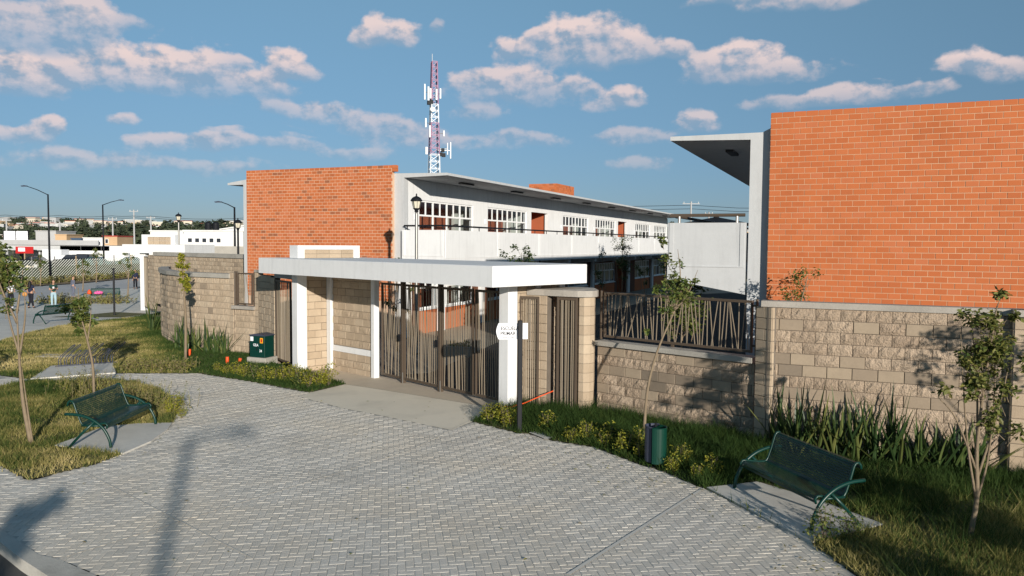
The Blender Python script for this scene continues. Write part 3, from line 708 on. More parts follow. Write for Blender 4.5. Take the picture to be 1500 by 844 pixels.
def railing(label, p0, p1, z0, z1, n, lean, loc=None, name='railing', split=()):
    p0, p1 = Vector(p0), Vector(p1); L_ = (p1 - p0).length
    r = thing(name, label, 'railing', p0, rotz_of(p1 - p0))
    for x0, x1, nm in ((0, .035, 'post'), (L_ - .035, L_, 'post'), (.10, .14, 'stile'), (L_ - .14, L_ - .10, 'stile')):
        MB().bevbox(x0, -.03, z0 - .05 if nm == 'post' else z0, x1, .03, z1 + (.03 if nm == 'post' else 0), .004).build(nm, mt['iron'], r)
    MB().bevbox(.14, -.025, z0, L_ - .14, .025, z0 + .05, .004).build('bottom_rail', mt['iron'], r)
    MB().bevbox(.14, -.025, z1 - .05, L_ - .14, .025, z1, .004).build('top_rail', mt['iron'], r)
    for zz in (z0 + .12, z1 - .12):
        for x0 in (.035, L_ - .10): MB().box(x0, -.01, zz, x0 + .065, .01, zz + .04).build('hinge_plate', mt['iron'], r)
    MB().box(L_ / 2 - .03, -.02, z0 - .055, L_ / 2 + .03, .02, z0).build('foot', mt['iron'], r)
    for k in range(n):
        x = .18 + (L_ - .36) * (k + .5) / n + random.uniform(-.02, .02); dx = random.gauss(0, lean)
        bar_obj(r, (min(max(x + dx, .15), L_ - .15), 0, z0 + .05), (min(max(x - dx, .15), L_ - .15), 0, z1 - .05), .014, .014)
    return r


off = -nrm * 0.10
railing('brown steel railing of slanted bars on the low block wall', P0 + off, P1 + off - t * .02, 1.72, 2.74, 40, .05)

# ------------------------------------------------------------------ gateway
C0 = Vector((-0.40, 16.23, 0)); ul = Vector((-0.716, 0.698, 0)); vb = Vector((0.698, 0.716, 0))
def gp(l, v, z=0): q = C0 + ul * l + vb * v; return Vector((q.x, q.y, z))
GW = thing('gateway_canopy', 'white gateway with a long flat roof slab over the entrance gate', 'gateway', C0, math.atan2(-ul.y, -ul.x))
# local frame: x = towards the right front corner (so x <= 0), y = inwards
MB().bevbox(-9.88, 0, 2.90, 0, 3.1, 3.345, .012).build('roof_slab', mt['white'], GW)
def gl(p): d = Vector(p) - C0; return (d.dot(-ul), d.dot(vb))
def post(cx, cy, w, d, z1, name='post', z0=-.1):
    x, y = gl((cx, cy, 0)); return MB().bevbox(x - w / 2, y - d / 2, z0, x + w / 2, y + d / 2, z1, .01).build(name, mt['white'], GW)
post(-6.2, 22.85, .30, .32, 2.898, 'pillar'); post(-5.42, 23.5, .22, .2, 2.897); post(-3.85, 22.02, .16, .18, 2.896); post(-0.08, 17.78, .30, .30, 2.895)
# header wall over the left pillar
hx, hy = gl((-6.2, 22.85, 0))
hd = MB(); x0, x1 = hx - .25, hx + .20; y0, y1 = hy - .16, 2.66
hd.box(x0, y0, 3.35, x1, y0 + .22, 3.72); hd.box(x0, y1 - .22, 3.35, x1, y1, 3.72); hd.box(x0, y0 + .22, 3.60, x1, y1 - .22, 3.72); hd.box(x0, y0 + .22, 3.348, x1 - .06, y1 - .22, 3.60)
hd.build('header_frame', mt['white'], GW)
for k in range(4):
    for j in range(2):
        l0 = y0 + .22 + k * (y1 - y0 - .44) / 4
        MB().box(x1 - .06, l0 + .006, 3.352 + j * .124, x1 - .028, l0 + (y1 - y0 - .44) / 4 - .006, 3.468 + j * .124).build('block', mt['block_light'], GW)
# block walls of the gateway
w = thing('gateway_wall', 'sunlit block wall between the left white pillar and the slim white post', 'wall', (-6.05, 23.0, 0))
block_run(w, (-6.10, 23.02), (-5.50, 23.60), -.1, 2.895, st_plain, .2, .14)
w = thing('gateway_wall', 'block wall panel with a white band beside the gate', 'wall', (-5.3, 23.4, 0))
block_run(w, (-5.36, 23.42), (-3.92, 22.06), .76, 2.895, st_light, .4, .14)
block_run(w, (-5.36, 23.42), (-3.92, 22.06), -.1, .58, st_light, .1, .14)
tt = (Vector((-3.92, 22.06, 0)) - Vector((-5.36, 23.42, 0))); Lw = tt.length
bd = MB().box(0, -.03, 0, Lw, .1, .17).build('white_band', mt['white'], w, loc=(-5.36 + 5.3, 23.42 - 23.4, .585)); bd.rotation_euler = (0, 0, math.atan2(tt.y, tt.x))
w = thing('gateway_wall', 'block side wall behind the right white post, under the slab end', 'wall', (0.1, 18.0, 0))
block_run(w, gp(.72, 1.5), gp(.72, 2.9), -.1, 2.895, st_light, .3, .14)
q = gp(.72, 2.15); MB().box(-.08, -.05, -.1, .08, .12, 2.893).build('white_post', mt['white'], w, loc=q - w.location).rotation_euler = (0, 0, math.atan2(vb.y, vb.x))
q = gp(.72, 2.98); MB().box(-.1, -.06, -.1, .1, .12, 2.893).build('white_post', mt['white'], w, loc=q - w.location).rotation_euler = (0, 0, math.atan2(vb.y, vb.x))

# the gate
g0 = Vector((-3.68, 22.02, 0)); g1 = Vector((-0.10, 18.16, 0)); gl_ = (g1 - g0).length
gate_len = gl_


def gate_leaf(label, p0, p1, z0, z1, n, lean, name='gate', posts=True, bw=.015):
    p0, p1 = Vector(p0), Vector(p1); L_ = (p1 - p0).length
    r = thing(name, label, 'gate', p0, rotz_of(p1 - p0))
    for x0 in (0, L_ - .05): MB().bevbox(x0, -.025, z0, x0 + .05, .025, z1, .004).build('stile', mt['iron'], r)
    MB().bevbox(.05, -.02, z0, L_ - .05, .02, z0 + .06, .004).build('bottom_rail', mt['iron'], r)
    MB().bevbox(.05, -.02, z1 - .06, L_ - .05, .02, z1, .004).build('top_rail', mt['iron'], r)
    for k in range(n):
        x = .08 + (L_ - .16) * (k + .5) / n + random.uniform(-.015, .015); dx = random.gauss(0, lean)
        c = lambda v: min(max(v, .06), L_ - .06)
        bar_obj(r, (c(x + dx), random.uniform(-.008, .008), z0 + .06), (c(x - dx), random.uniform(-.008, .008), z1 - .06), bw, bw)
    return r


gt = (g1 - g0).normalized()
def gq(f): return g0 + gt * (gate_len * f)
cuts = [0.0, .205, .52, .775, 1.0]
labs = ['narrow left leaf of the brown entrance gate, beside the white post', 'wide leaf of the brown entrance gate, second from the left post', 'leaf of the brown entrance gate right of the latch post', 'shaded leaf of the entrance gate against the right white post']
ns = [11, 21, 16, 13]
for k in range(4):
    gate_leaf(labs[k], gq(cuts[k]) + gt * .04, gq(cuts[k + 1]) - gt * .04, .10, 2.70, ns[k], .05)
for k, lb in ((1, 'brown gate post between the narrow and the wide gate leaf'), (2, 'brown gate post with the latch near the middle of the gate')):
    q = gq(cuts[k]); p = thing('gate_post', lb, 'post', q, rotz_of(gt))
    MB().bevbox(-.05, -.06, -.02, .05, .06, 2.83, .006).build('shaft', mt['iron'], p)
    MB().box(-.065, -.075, 2.83, .065, .075, 2.845).build('cap', mt['iron'], p)
    MB().box(-.12, -.09, 1.15, -.03, -.062, 1.33).build('latch', mt['dark_iron'], p)
    MB().tube([(.07, -.07, 0.0), (.07, -.07, .30)], .014, 6).build('drop_bolt', mt['steel'], p)

# right-hand side entrance (rounded pier, coping, iron leaves)
SE = thing('side_entrance', 'rounded block side entrance with pale curved coping right of the gateway', 'wall', (1.2, 17.6, 0))
o = SE.location
cpoly = [(.34, 17.98), (.72, 17.78), (1.15, 17.47), (1.45, 17.30), (1.62, 17.27), (1.78, 17.32), (1.90, 17.46), (1.95, 17.66), (1.95, 18.9), (.7, 18.9)]
MB().prism([(x - o.x, y - o.y) for x, y in cpoly], 2.64, 2.78).build('coping', mt['coping'], SE)
# rounded pier: curved courses
arc = [(1.47, 17.55), (1.50, 17.40), (1.60, 17.34), (1.74, 17.37), (1.84, 17.48), (1.88, 17.64), (1.88, 17.85), (1.5, 17.85)]
zc = 2.64; row = 0
while zc > 0:
    za = max(zc - BH + .008, -.1); g_ = .004 * (row % 2)
    MB().prism([(x - o.x, y - o.y) for x, y in arc], za, zc, True).build('block', mt['block_light'], SE)
    zc -= BH; row += 1
MB().prism([(x - o.x + (.012 if x < 1.6 else -.012), y - o.y + (.012 if y < 17.8 else -.012)) for x, y in arc], -.1, 2.64).build('mortar_core', mt['grey_mortar'], SE)
block_run(SE, (.66, 17.86), (.80, 17.76), -.1, 2.635, st_plain, .5, .25)
block_run(SE, (.16, 18.02), (.66, 17.86), -.1, 2.635, st_plain, .2, .2)
block_run(SE, (.8, 18.75), (1.9, 18.75), -.1, 2.635, st_plain, .2, .2)
gate_leaf('slatted iron leaf folded back on the block wall beside the sign post', (.17, 17.86, 0), (.62, 17.72, 0), .12, 2.62, 7, .004, 'side_gate', bw=.017)
gate_leaf('slatted iron door leaf half closing the side entrance next to the rounded pier', (1.02, 17.62, 0), (1.46, 17.40, 0), .08, 2.62, 7, .002, 'side_gate', bw=.017)
hz = MB().tube([(-.30, 17.50, .16), (0, 17.36, .17), (.3, 17.40, .25), (.6, 17.52, .36), (.95, 17.56, .50)], .012, 6).build('hose', mt['orange'])
tag(hz, 'thin orange red cable strung low from the white post to the side entrance', 'cable')

# left-hand walls
CW = [(-15.36, 34.57), (-14.75, 32.9), (-13.95, 31.2), (-13.05, 29.75), (-12.15, 28.7), (-11.3, 27.95), (-10.45, 27.4), (-9.66, 26.92)]
w = thing('curved_wall', 'curved pale block wall with thick concrete coping behind the strap leaf plants', 'wall', (-11, 28.1, 0))
for i in range(len(CW) - 1):
    block_run(w, CW[i], CW[i + 1], -.15, 2.56, st_curve, (i * .37) % 1, .2)
coping(w, CW, 2.56, .15, .08, .3, mt['raw_conc'])
w = thing('window_wall', 'low block wall with a barred opening between the curved wall and the iron door', 'wall', (-9.6, 26.85, 0))
block_run(w, (-9.70, 26.93), (-9.52, 26.80), -.1, 2.76, st_plain, .5, .2)
block_run(w, (-9.52, 26.84), (-8.62, 26.30), -.1, 1.53, st_curve, .3, .2)
coping(w, [(-9.54, 26.82), (-8.60, 26.28)], 1.53, .11, .1, .25, mt['coping'], 'sill')
block_run(w, (-8.62, 26.28), (-8.47, 26.16), -.1, 2.80, st_plain, .5, .2)
block_run(w, (-8.47, 26.16), (-7.78, 25.28), -.1, 2.72, st_plain, .1, .2)
coping(w, [(-8.6, 26.3), (-8.47, 26.18), (-7.6, 25.05)], 2.80, .08, .06, .25, mt['coping'])
railing('small brown steel grille of slanted bars in the wall opening left of the green box', (-9.47, 26.86, 0), (-8.66, 26.38, 0), 1.68, 2.76, 9, .05)
block_run(w, (-7.78, 25.28), (-7.58, 25.0), -.1, 2.68, st_plain, .2, .2)
gate_leaf('tan slatted iron side door in the shaded recess left of the white pillar', (-7.50, 24.92, 0), (-6.72, 23.82, 0), .08, 2.62, 11, .004, 'side_gate', bw=.022)
MB().box(0, 0, 0, 1.7, .16, .14).build('lintel', mt['raw_conc'], w, loc=(-7.6 + 9.6, 25.06 - 26.85, 2.68)).rotation_euler = (0, 0, math.atan2(-1.2, .85))
w = thing('recess_wall', 'shaded block wall behind the tan iron side door', 'wall', (-6.2, 25.2, 0))
block_run(w, (-7.2, 26.0), (-5.5, 24.0), -.1, 2.7, st_plain, .1, .2)

# ------------------------------------------------------------------ school buildings
AZB = R(-23.5)


def brick_face(parent, x0, x1, z0, z1, y, mat, single=(), L_=0.26, H_=0.13, jn=0.014):
    """brick courses on a face looking along -y; bricks listed by 'single' become objects of their own"""
    row = 0; z = z1; cand = []
    while z - H_ > z0 - 0.05:
        x = x0 - (L_ / 2 if row % 2 else 0)
        while x < x1 - .02:
            a, b_ = max(x, x0), min(x + L_, x1)
            if b_ - a > .03: cand.append((a + jn / 2, b_ - jn / 2, z - H_ + jn / 2, z - jn / 2, row))
            x += L_
        z -= H_; row += 1
    return cand


def add_brick(m, c, y0, y1):
    a, b_, z0, z1, _ = c
    m.box(a, y0 + random.uniform(-.002, .002), z0, b_, y1, z1, skip='k')


# left building, local frame: x along the end wall (B), y along the facade (A)
def school(loc, name, label, left):
    S = thing(name, label, 'school building', loc, AZB)
    return S


LBo = Vector((-11.64, 34.5, 0))
S1 = school(LBo, 'school_building', 'two storey school with brick end wall and long white balcony, behind the gateway', True)
# brick end wall
MB().box(0, .004, 0, 7.42, .2, 6.90).build('brick_backing', mt['mortar_light'], S1)
m = MB()
for c in brick_face(S1, 0, 7.43, 1.5, 6.92, 0, None, jn=0.017): add_brick(m, c, 0, .05)
kind(m.build('brick', mt['brick_mixed'], S1), 'stuff')
m = MB(); 
for k in range(4): m.box(7.435, .005 + k * .0, 6.66 + (k % 2) * .13, 7.60, .2, 6.785 + (k % 2) * .13)
m2 = MB()
for j in range(2):
    for k in range(2): m2.box(7.437, .0 + k * .105, 6.662 + j * .13, 7.60, .1 + k * .105, 6.785 + j * .13)
kind(m2.build('brick', mt['brick_mixed'], S1), 'stuff')
# concrete frame
LEN = 48.4
c = MB(); c.box(-.36, .2, 0, 7.86, .55, 6.42); c.build('end_wall', mt['grey_conc'], S1)
rf = MB(); rf.xprism([(-1.25, 6.42), (-1.25, 6.33), (-.36, 6.33), (7.87, 6.42), (9.82, 6.46), (9.82, 6.56), (7.4, 6.60), (.2, 6.60)], .201, LEN + .6)
rf.build('roof_slab', mt['grey_conc'], S1)
MB().box(7.9, .21, 6.455, 9.80, LEN + .5, 6.458).v
BAYS = []   # openings along the facade: (y0, y1, kind)
for k in range(3):
    y = 17.55 * k
    for a, b_, kd in ((1.4, 6.42, 'w'), (8.05, 13.05, 'w'), (13.72, 16.32, 'd')):
        if y + b_ < LEN: BAYS.append((y + a, y + b_, kd))


def facade(S, xw, sgn, floor, zs, zh, ztop, zbot):
    wl = MB(); prev = .55
    for a, b_, kd in BAYS:
        wl.box(min(xw, xw - sgn * .2), prev, zbot, max(xw, xw - sgn * .2), a, ztop)
        wl.box(min(xw, xw - sgn * .2), a, zh, max(xw, xw - sgn * .2), b_, ztop - .001)
        prev = b_
    wl.box(min(xw, xw - sgn * .2), prev, zbot, max(xw, xw - sgn * .2), LEN, ztop)
    wl.build('wall', mt['white' if floor else 'shade_brick'], S)  # lower storey wall gets its shade through a darker colour
    for a, b_, kd in BAYS:
        if kd == 'd': 
            continue
        sw = MB().box(xw - .17, a, zbot, xw - .02, b_, zs - .06).build('sill_wall', mt['brick_mixed'] if floor == 0 else mt['white'], S)
        MB().box(xw - .2, a, zs - .06, xw + .05, b_, zs).build('sill', mt['white_frame'], S)
        fr = MB(); zt = zs + (zh - zs) * .62; t_ = .035
        xa, xb = xw - .10, xw - .04
        for z_ in (zs, zt - t_, zh - t_ * 2): fr.box(xa, a, z_, xb, b_, z_ + t_ * 2)
        for k in range(5):
            yy = a + (b_ - a) * k / 4; fr.box(xa - .002, max(a, yy - t_), zs, xb + .002, min(b_, yy + t_), zh)
            if k < 4:
                ym = yy + (b_ - a) / 8; fr.box(xa + .004, ym - t_ * .8, zt, xb - .004, ym + t_ * .8, zh)
        win = fr.build('window', mt['white_frame'], S)
        for k in range(4):
            y0_, y1_ = a + (b_ - a) * k / 4 + t_, a + (b_ - a) * (k + 1) / 4 - t_; ym = (y0_ + y1_) / 2
            for (p, q, u, v) in ((y0_, y1_, zs + .07, zt - t_), (y0_, ym - t_ * .8, zt + t_, zh - .07), (ym + t_ * .8, y1_, zt + t_, zh - .07)):
                MB().add([(xw - .07, p, u), (xw - .07, q, u), (xw - .07, q, v), (xw - .07, p, v)], [(0, 1, 2, 3)]).build('pane', mt['glass'], win)
        if floor:
            MB().box(xw + .001, a - .42, 4.78, xw + .012, a - .16, 5.0).build('room_sign', mt['sign_white'], S)


facade(S1, 7.87, 1, 1, 3.95, 5.60, 6.41, 3.02)
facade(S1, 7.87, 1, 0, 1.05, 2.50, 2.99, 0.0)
# interiors
for z0_, z1_ in ((3.2, 6.3), (0, 2.8)): MB().box(6.35, .56, z0_, 6.45, LEN, z1_).build('inner_wall', mt['int_brick'], S1)
i = MB(); i.box(-.3, .56, 2.8, 7.66, LEN, 3.2); i.box(-.3, .56, 6.3, 7.66, LEN, 6.325); i.build('floor_slab', mt['interior'], S1)
for yy in (7.2, 13.38, 16.45, 24.8, 30.9, 34.0, 42.4):
    for z0_, z1_ in ((3.2, 6.3), (0, 2.8)): MB().box(6.46, yy, z0_, 7.66, yy + .15, z1_).build('partition', mt['int_brick' if yy in (16.45, 34.0) else 'interior'], S1)
for a, b_, kd in BAYS:
    if kd == 'w':
        for z0_, z1_ in ((3.2, 6.3), (0, 2.8)): MB().box(6.46, b_ - .05, z0_, 6.95, b_ + .25, z1_).build('pilaster', mt['interior'], S1)
i = MB(); i.box(-.36, .55, 0, -.2, LEN, 6.3); i.box(-.2, LEN, 0, 7.87, LEN + .2, 6.3); i.build('rear_wall', mt['grey_conc'], S1)
# balcony: slab, parapet panels with raised rims, cantilever beams, handrail


def parapet_panel(S, x0, x1, y0, y1, z0, z1, face, mat, name='parapet_panel', zlow=None):
    """panel with a raised rim; face '-y' or '+x'"""
    m = MB(); r_ = .10; d = .018
    if face == '-y':
        pr = [(x0, z0), (x1, z0 if zlow is None else zlow), (x1, z1), (x0, z1)]
        m.xprism(pr, y0, y1)
        zb = max(z0, zlow or z0) + .32
        for a in ((x0 + .04, zb, x0 + .04 + r_, z1 - .002), (x1 - .04 - r_, zb, x1 - .04, z1 - .002), (x0 + .04 + r_, zb, x1 - .04 - r_, zb + .03)):
            m.box(a[0], y0 - d, a[1], a[2], y0 + .01, a[3])
    else:
        m.box(x0, y0, z0, x1, y1, z1)
        zb = z0 + .24
        for a in ((y0 + .02, zb, y0 + .02 + r_, z1 - .002), (y1 - .02 - r_, zb, y1 - .02, z1 - .002), (y0 + .02 + r_, zb, y1 - .02 - r_, zb + .025)):
            m.box(x1 - .01, a[0], a[1], x1 + d, a[2], a[3])
    return m.build(name, mat, S)


parapet_panel(S1, 7.875, 9.78, .02, .12, 2.62, 4.33, '-y', mt['white'], zlow=2.98)
yy = .125
while yy < LEN - 1:
    y2 = min(yy + 5.03, LEN); parapet_panel(S1, 9.66, 9.78, yy, y2 - .012, 2.98, 4.33, '+x', mt['white']); yy = y2
MB().box(7.871, .13, 3.0, 9.655, LEN, 3.16).build('balcony_slab', mt['soffit'], S1)
yy = .5
while yy < LEN:
    MB().xprism([(7.872, 2.99), (7.872, 2.55), (9.6, 2.78), (9.6, 2.99)], yy, yy + .28).build('cantilever_beam', mt['white'], S1); yy += 4.9
rail = MB(); rail.tube([(7.95, .07, 4.50), (9.72, .07, 4.50), (9.72, LEN, 4.50)], .035, 8); rail.build('handrail', mt['dark_iron'], S1)
rp = MB(); yy = .07
while yy < LEN: rp.tube([(9.72, yy, 4.32), (9.72, yy, 4.48)], .02, 6); yy += 1.6
rp.tube([(8.1, .07, 4.32), (8.1, .07, 4.48)], .02, 6); kind(rp.build('rail_stub', mt['dark_iron'], S1), 'stuff')
for yy in np.arange(3.2, LEN, 5.6): MB().box(8.75, yy, 6.36, 8.95, yy + 1.15, 6.425).build('ceiling_light', mt['fixture'], S1)
# ground floor columns standing forward of the facade wall
for yy in (.1, 2.95, 7.0, 13.1, 16.4, 24.6, 34.0, 42.0): MB().box(7.60, yy, 0, 8.02, yy + .45, 2.99).build('column', mt['white'], S1)
# brick stair box on the roof
bx = MB(); bx.box(2.9, 25.5, 6.55, 5.0, 29.2, 8.1); bx.build('roof_box_core', mt['mortar'], S1)
m = MB(); z = 8.11; row = 0
while z > 6.6:
    x = 2.88 - (.13 if row % 2 else 0)
    while x < 5.0: m.box(max(x, 2.88) + .005, 25.48, z - .125, min(x + .26, 5.02) - .005, 25.51, z, skip='k'); x += .26
    y_ = 25.48 - (.13 if row % 2 else 0)
    while y_ < 29.2: m.box(4.99, max(y_, 25.48) + .005, z - .125, 5.02, min(y_ + .26, 29.2) - .005, z, skip='l'); y_ += .26
    z -= .13; row += 1
kind(m.build('brick', mt['brick_mixed'], S1), 'stuff')

# right building
RBo = Vector((6.04, 18.6, 0))
S2 = school(RBo, 'school_building', 'tall plain orange brick gable building with a grey roof overhang on its left', False)
XR = 9.2
MB().box(0, .006, 0, XR, .2, 6.90).build('brick_backing', mt['mortar'], S2)
cand = brick_face(S2, 0, XR, 1.3, 6.92, 0, None)
def scr(c):
    p = RBo + Matrix.Rotation(AZB, 3, 'Z') @ Vector(((c[0] + c[1]) / 2, 0, (c[2] + c[3]) / 2)); d = p - Vector((0, 0, EYE)); z = d.dot(F_)
    return 750 + 1150 * d.dot(RT) / z, 422 - 1150 * d.dot(UP) / z, z
sel = sorted([k for k, c in enumerate(cand) if (lambda q: 1120 < q[0] < 1492 and 140 < q[1] < 452)(scr(cand[k])) and c[1] - c[0] > .2], key=lambda k: scr(cand[k])[2])[:300]
sel = set(sel); m = MB()
ubr = MB(); ubr.box(-.122, 0, -.057, .122, .05, .057, skip='k'); ubm = ubr.mesh('brick', mt['brick_red'])
for k, c in enumerate(cand):
    if k in sel: link('brick', ubm, S2, ((c[0] + c[1]) / 2, random.uniform(-.003, .003), (c[2] + c[3]) / 2))
    else: add_brick(m, c, 0, .05)
kind(m.build('brick_field', mt['brick_red'], S2), 'stuff')
c = MB(); c.box(-.47, .2, 0, XR, .55, 6.42); c.build('end_wall', mt['grey_conc'], S2)
rf = MB(); rf.xprism([(-2.40, 6.40), (-.48, 6.34), (XR, 6.34), (XR, 6.60), (.0, 6.60), (-.2, 6.50), (-2.40, 6.50)], .201, LEN)
rf.build('roof_slab', mt['grey_conc'], S2)
MB().box(-.47, .56, 0, -.27, LEN, 6.33).build('corridor_wall', mt['white'], S2)
MB().box(XR - .2, .56, 0, XR, LEN, 6.33).build('rear_wall', mt['grey_conc'], S2)
parapet_panel(S2, -2.42, -.52, .20, .32, 2.95, 4.36, '-y', mt['grey_conc'], zlow=2.62)
MB().box(-2.42, .33, 2.95, -2.30, LEN, 4.36).build('parapet_panel', mt['grey_conc'], S2)
MB().box(-2.295, .33, 3.0, -.48, LEN, 3.16).build('balcony_slab', mt['grey_conc'], S2)
rail = MB(); rail.tube([(-.56, .26, 4.545), (-2.36, .26, 4.545), (-2.36, LEN, 4.545)], .04, 8); rail.build('handrail', mt['iron'], S2)
for x in (-.75, -2.15): MB().tube([(x, .26, 4.35), (x, .26, 4.52)], .035, 8).build('rail_stub', mt['steel'], S2)
MB().box(-1.35, 2.2, 6.30, -1.15, 3.3, 6.375).build('ceiling_light', mt['fixture'], S2)


# ------------------------------------------------------------------ lamps
def street_lamp(label, loc, h, arm, rise, rot, group='tall street lamps'):
    r = thing('street_lamp', label, 'street lamp', loc, rot, group)
    MB().tube([(0, 0, 0), (0, 0, h * .5), (0, 0, h)], [.115, .10, .075], 10).build('pole', mt['dark_iron'], r, True)
    MB().box(-.2, -.2, 0, .2, .2, .03).build('base_plate', mt['dark_iron'], r)
    MB().tube([(0, 0, h - .06), (-arm * .5, 0, h + rise * .55), (-arm, 0, h + rise)], [.045, .04, .032], 8).build('arm', mt['dark_iron'], r, True)
    hd = MB(); hd.xprism([(-arm - .55, h + rise + .02), (-arm - .5, h + rise - .06), (-arm + .05, h + rise - .05), (-arm + .1, h + rise + .03), (-arm - .2, h + rise + .08)], -.12, .12)
    hd.build('lamp_head', mt['slate_metal'], r); return r


L1 = street_lamp('tall dark street lamp in front of the diagonal fence, at the far left', (-48.6, 82.5, -.45), 9.1, 2.3, .85, R(-2))
street_lamp('street lamp with its arm to the right, by the white far wall', (-49.4, 95, -.3), 8.5, 2.0, .55, R(180))
street_lamp('street lamp with arm to the left beside the white building with small windows', (-24.7, 70, -.2), 7.1, 1.2, .45, R(0))
street_lamp('street lamp behind the viewer whose shadow lies on the paving', (5.76, -18.8, 0), 8.0, .75, .1, R(180))


def garden_lamp(label, loc, h):
    r = thing('garden_lamp', label, 'garden lamp', loc, 0.3, 'lantern garden lamps')
    MB().lathe([(.12, 0), (.12, .05), (.075, .12), (.06, .5), (.05, h - .62), (.045, h - .55)], 10).build('post', mt['steel' if h > 5.2 else 'dark_iron'], r, True)
    MB().lathe([(.05, h - .56), (.07, h - .54), (.06, h - .50), (.10, h - .45), (.13, h - .42)], 10).build('collar', mt['dark_iron'], r, True)
    MB().lathe([(.105, h - .42), (.15, h - .20), (.165, h - .17)], 8).build('lantern_glass', mt['lantern_glass'], r)
    fr = MB()
    for k in range(8):
        a = 2 * math.pi * k / 8; ca, sa = math.cos(a), math.sin(a); fr.bar((.108 * ca, .108 * sa, h - .42), (.168 * ca, .168 * sa, h - .17), .012)
    fr.build('lantern_frame', mt['dark_iron'], r)
    MB().lathe([(.21, h - .18), (.205, h - .15), (.15, h - .07), (.08, h - .03), (.03, h - .01), (.02, h + .03), (.03, h + .05), (.008, h + .08)], 10).build('cap', mt['dark_iron'], r, True)
    return r


garden_lamp('lantern lamp in front of the white balcony, its shadow on the brick wall', (-3.28, 26.9, 0), 5.42)
garden_lamp('lantern lamp standing behind the far white canopy', (-22.05, 52, -.1), 5.75)
garden_lamp('lantern lamp tucked beside the brick end wall left of the school', (-13.95, 40, 0), 4.95)


# ------------------------------------------------------------------ benches
def sheet(prof, L_, holes=True, nx_=58):
    """perforated metal sheet following a profile in (y, z)"""
    P = [Vector((0, y, z)) for y, z in prof]; d = [0]
    for a, b_ in zip(P, P[1:]): d.append(d[-1] + (b_ - a).length)
    n = max(2, int(d[-1] / .033)); pts = []
    for k in range(n + 1):
        s_ = d[-1] * k / n; j = 0
        while j < len(d) - 2 and d[j + 1] < s_: j += 1
        f = (s_ - d[j]) / (d[j + 1] - d[j]); pts.append(P[j].lerp(P[j + 1], f))
    m = MB(); V = lambda u, k: Vector((u, pts[k].y, pts[k].z))
    for i in range(nx_):
        u0, u1 = L_ * i / nx_, L_ * (i + 1) / nx_
        for k in range(n):
            c = [V(u0, k), V(u1, k), V(u1, k + 1), V(u0, k + 1)]
            if i in (0, nx_ - 1) or k in (0, n - 1): m.add(c, [(0, 1, 2, 3)]); continue
            ce = sum(c, Vector()) / 4; ins = [ce + (q - ce) * .53 for q in c]
            m.add(c + ins, [(0, 1, 5, 4), (1, 2, 6, 5), (2, 3, 7, 6), (3, 0, 4, 7)])
    return m


def arc_pts(ctrl, n=14):
    # Catmull-Rom through control points
    c = [Vector(p) for p in ctrl]; c = [c[0] * 2 - c[1]] + c + [c[-1] * 2 - c[-2]]; out = []
    for i in range(1, len(c) - 2):
        for k in range(n // (len(c) - 3) + 1):
            t_ = k / (n // (len(c) - 3) + 1); a, b_, d, e = c[i - 1], c[i], c[i + 1], c[i + 2]
            out.append(.5 * ((2 * b_) + (d - a) * t_ + (2 * a - 5 * b_ + 4 * d - e) * t_ ** 2 + (3 * b_ - a - 3 * d + e) * t_ ** 3))
    out.append(c[-2]); return out


BLN = 1.78
seat_prof = [(-.27, .34), (-.285, .40), (-.25, .44), (-.18, .435), (0, .405), (.12, .395), (.17, .41)]
back_prof = [(.17, .41), (.20, .46), (.26, .62), (.315, .80), (.345, .845), (.39, .85), (.425, .81), (.43, .76)]
bench = thing('bench', 'dark green perforated metal bench on the round edged pad in the left lawn', 'bench', (0, 0, 0), 0, 'green metal benches')
link('seat', sheet(seat_prof, BLN).mesh('seat', mt['green_metal']), bench)
link('backrest', sheet(back_prof, BLN).mesh('backrest', mt['green_metal']), bench)
for x in (-.01, BLN + .01):
    fr = MB(); fr.tube([(x, y, z) for y, z in seat_prof + back_prof[1:]], .019, 6); fr.build('edge_tube', mt['green_metal'], bench, True)
for x in (-.05, BLN + .05):
    MB().tube(arc_pts([(x, -.36, 0), (x, -.33, .16), (x, -.22, .36), (x, -.02, .52), (x, .22, .60), (x, .46, .615)], 20), .027, 8).build('arm', mt['green_metal'], bench, True)
    MB().tube([(x, -.06, .47), (x, .16, .26), (x, .40, 0)], .024, 8).build('rear_leg', mt['green_metal'], bench, True)
    MB().tube([(x * .98 + .01, -.20, .395), (x * .98 + .01, .17, .40)], .018, 6).build('bracket', mt['green_metal'], bench, True)


def seat_bench(o, front_l, front_r, label):
    """front_l, front_r: ground points of the two front feet as the sitter's right and left"""
    pass


def place_bench(o, a, b_, label=None, z=0.028):
    """a, b: ground positions of the front feet (x = 0 end and far end)"""
    a, b_ = Vector((*a, 0)), Vector((*b_, 0)); t_ = (b_ - a).normalized(); ang = math.atan2(t_.y, t_.x)
    n = Vector((-t_.y, t_.x, 0)); org = (a + b_) / 2 - t_ * (BLN / 2) + n * .36
    if label: return dup(o, (org.x, org.y, z), ang, label)
    o.location = (org.x, org.y, z); o.rotation_euler = (0, 0, ang); return o


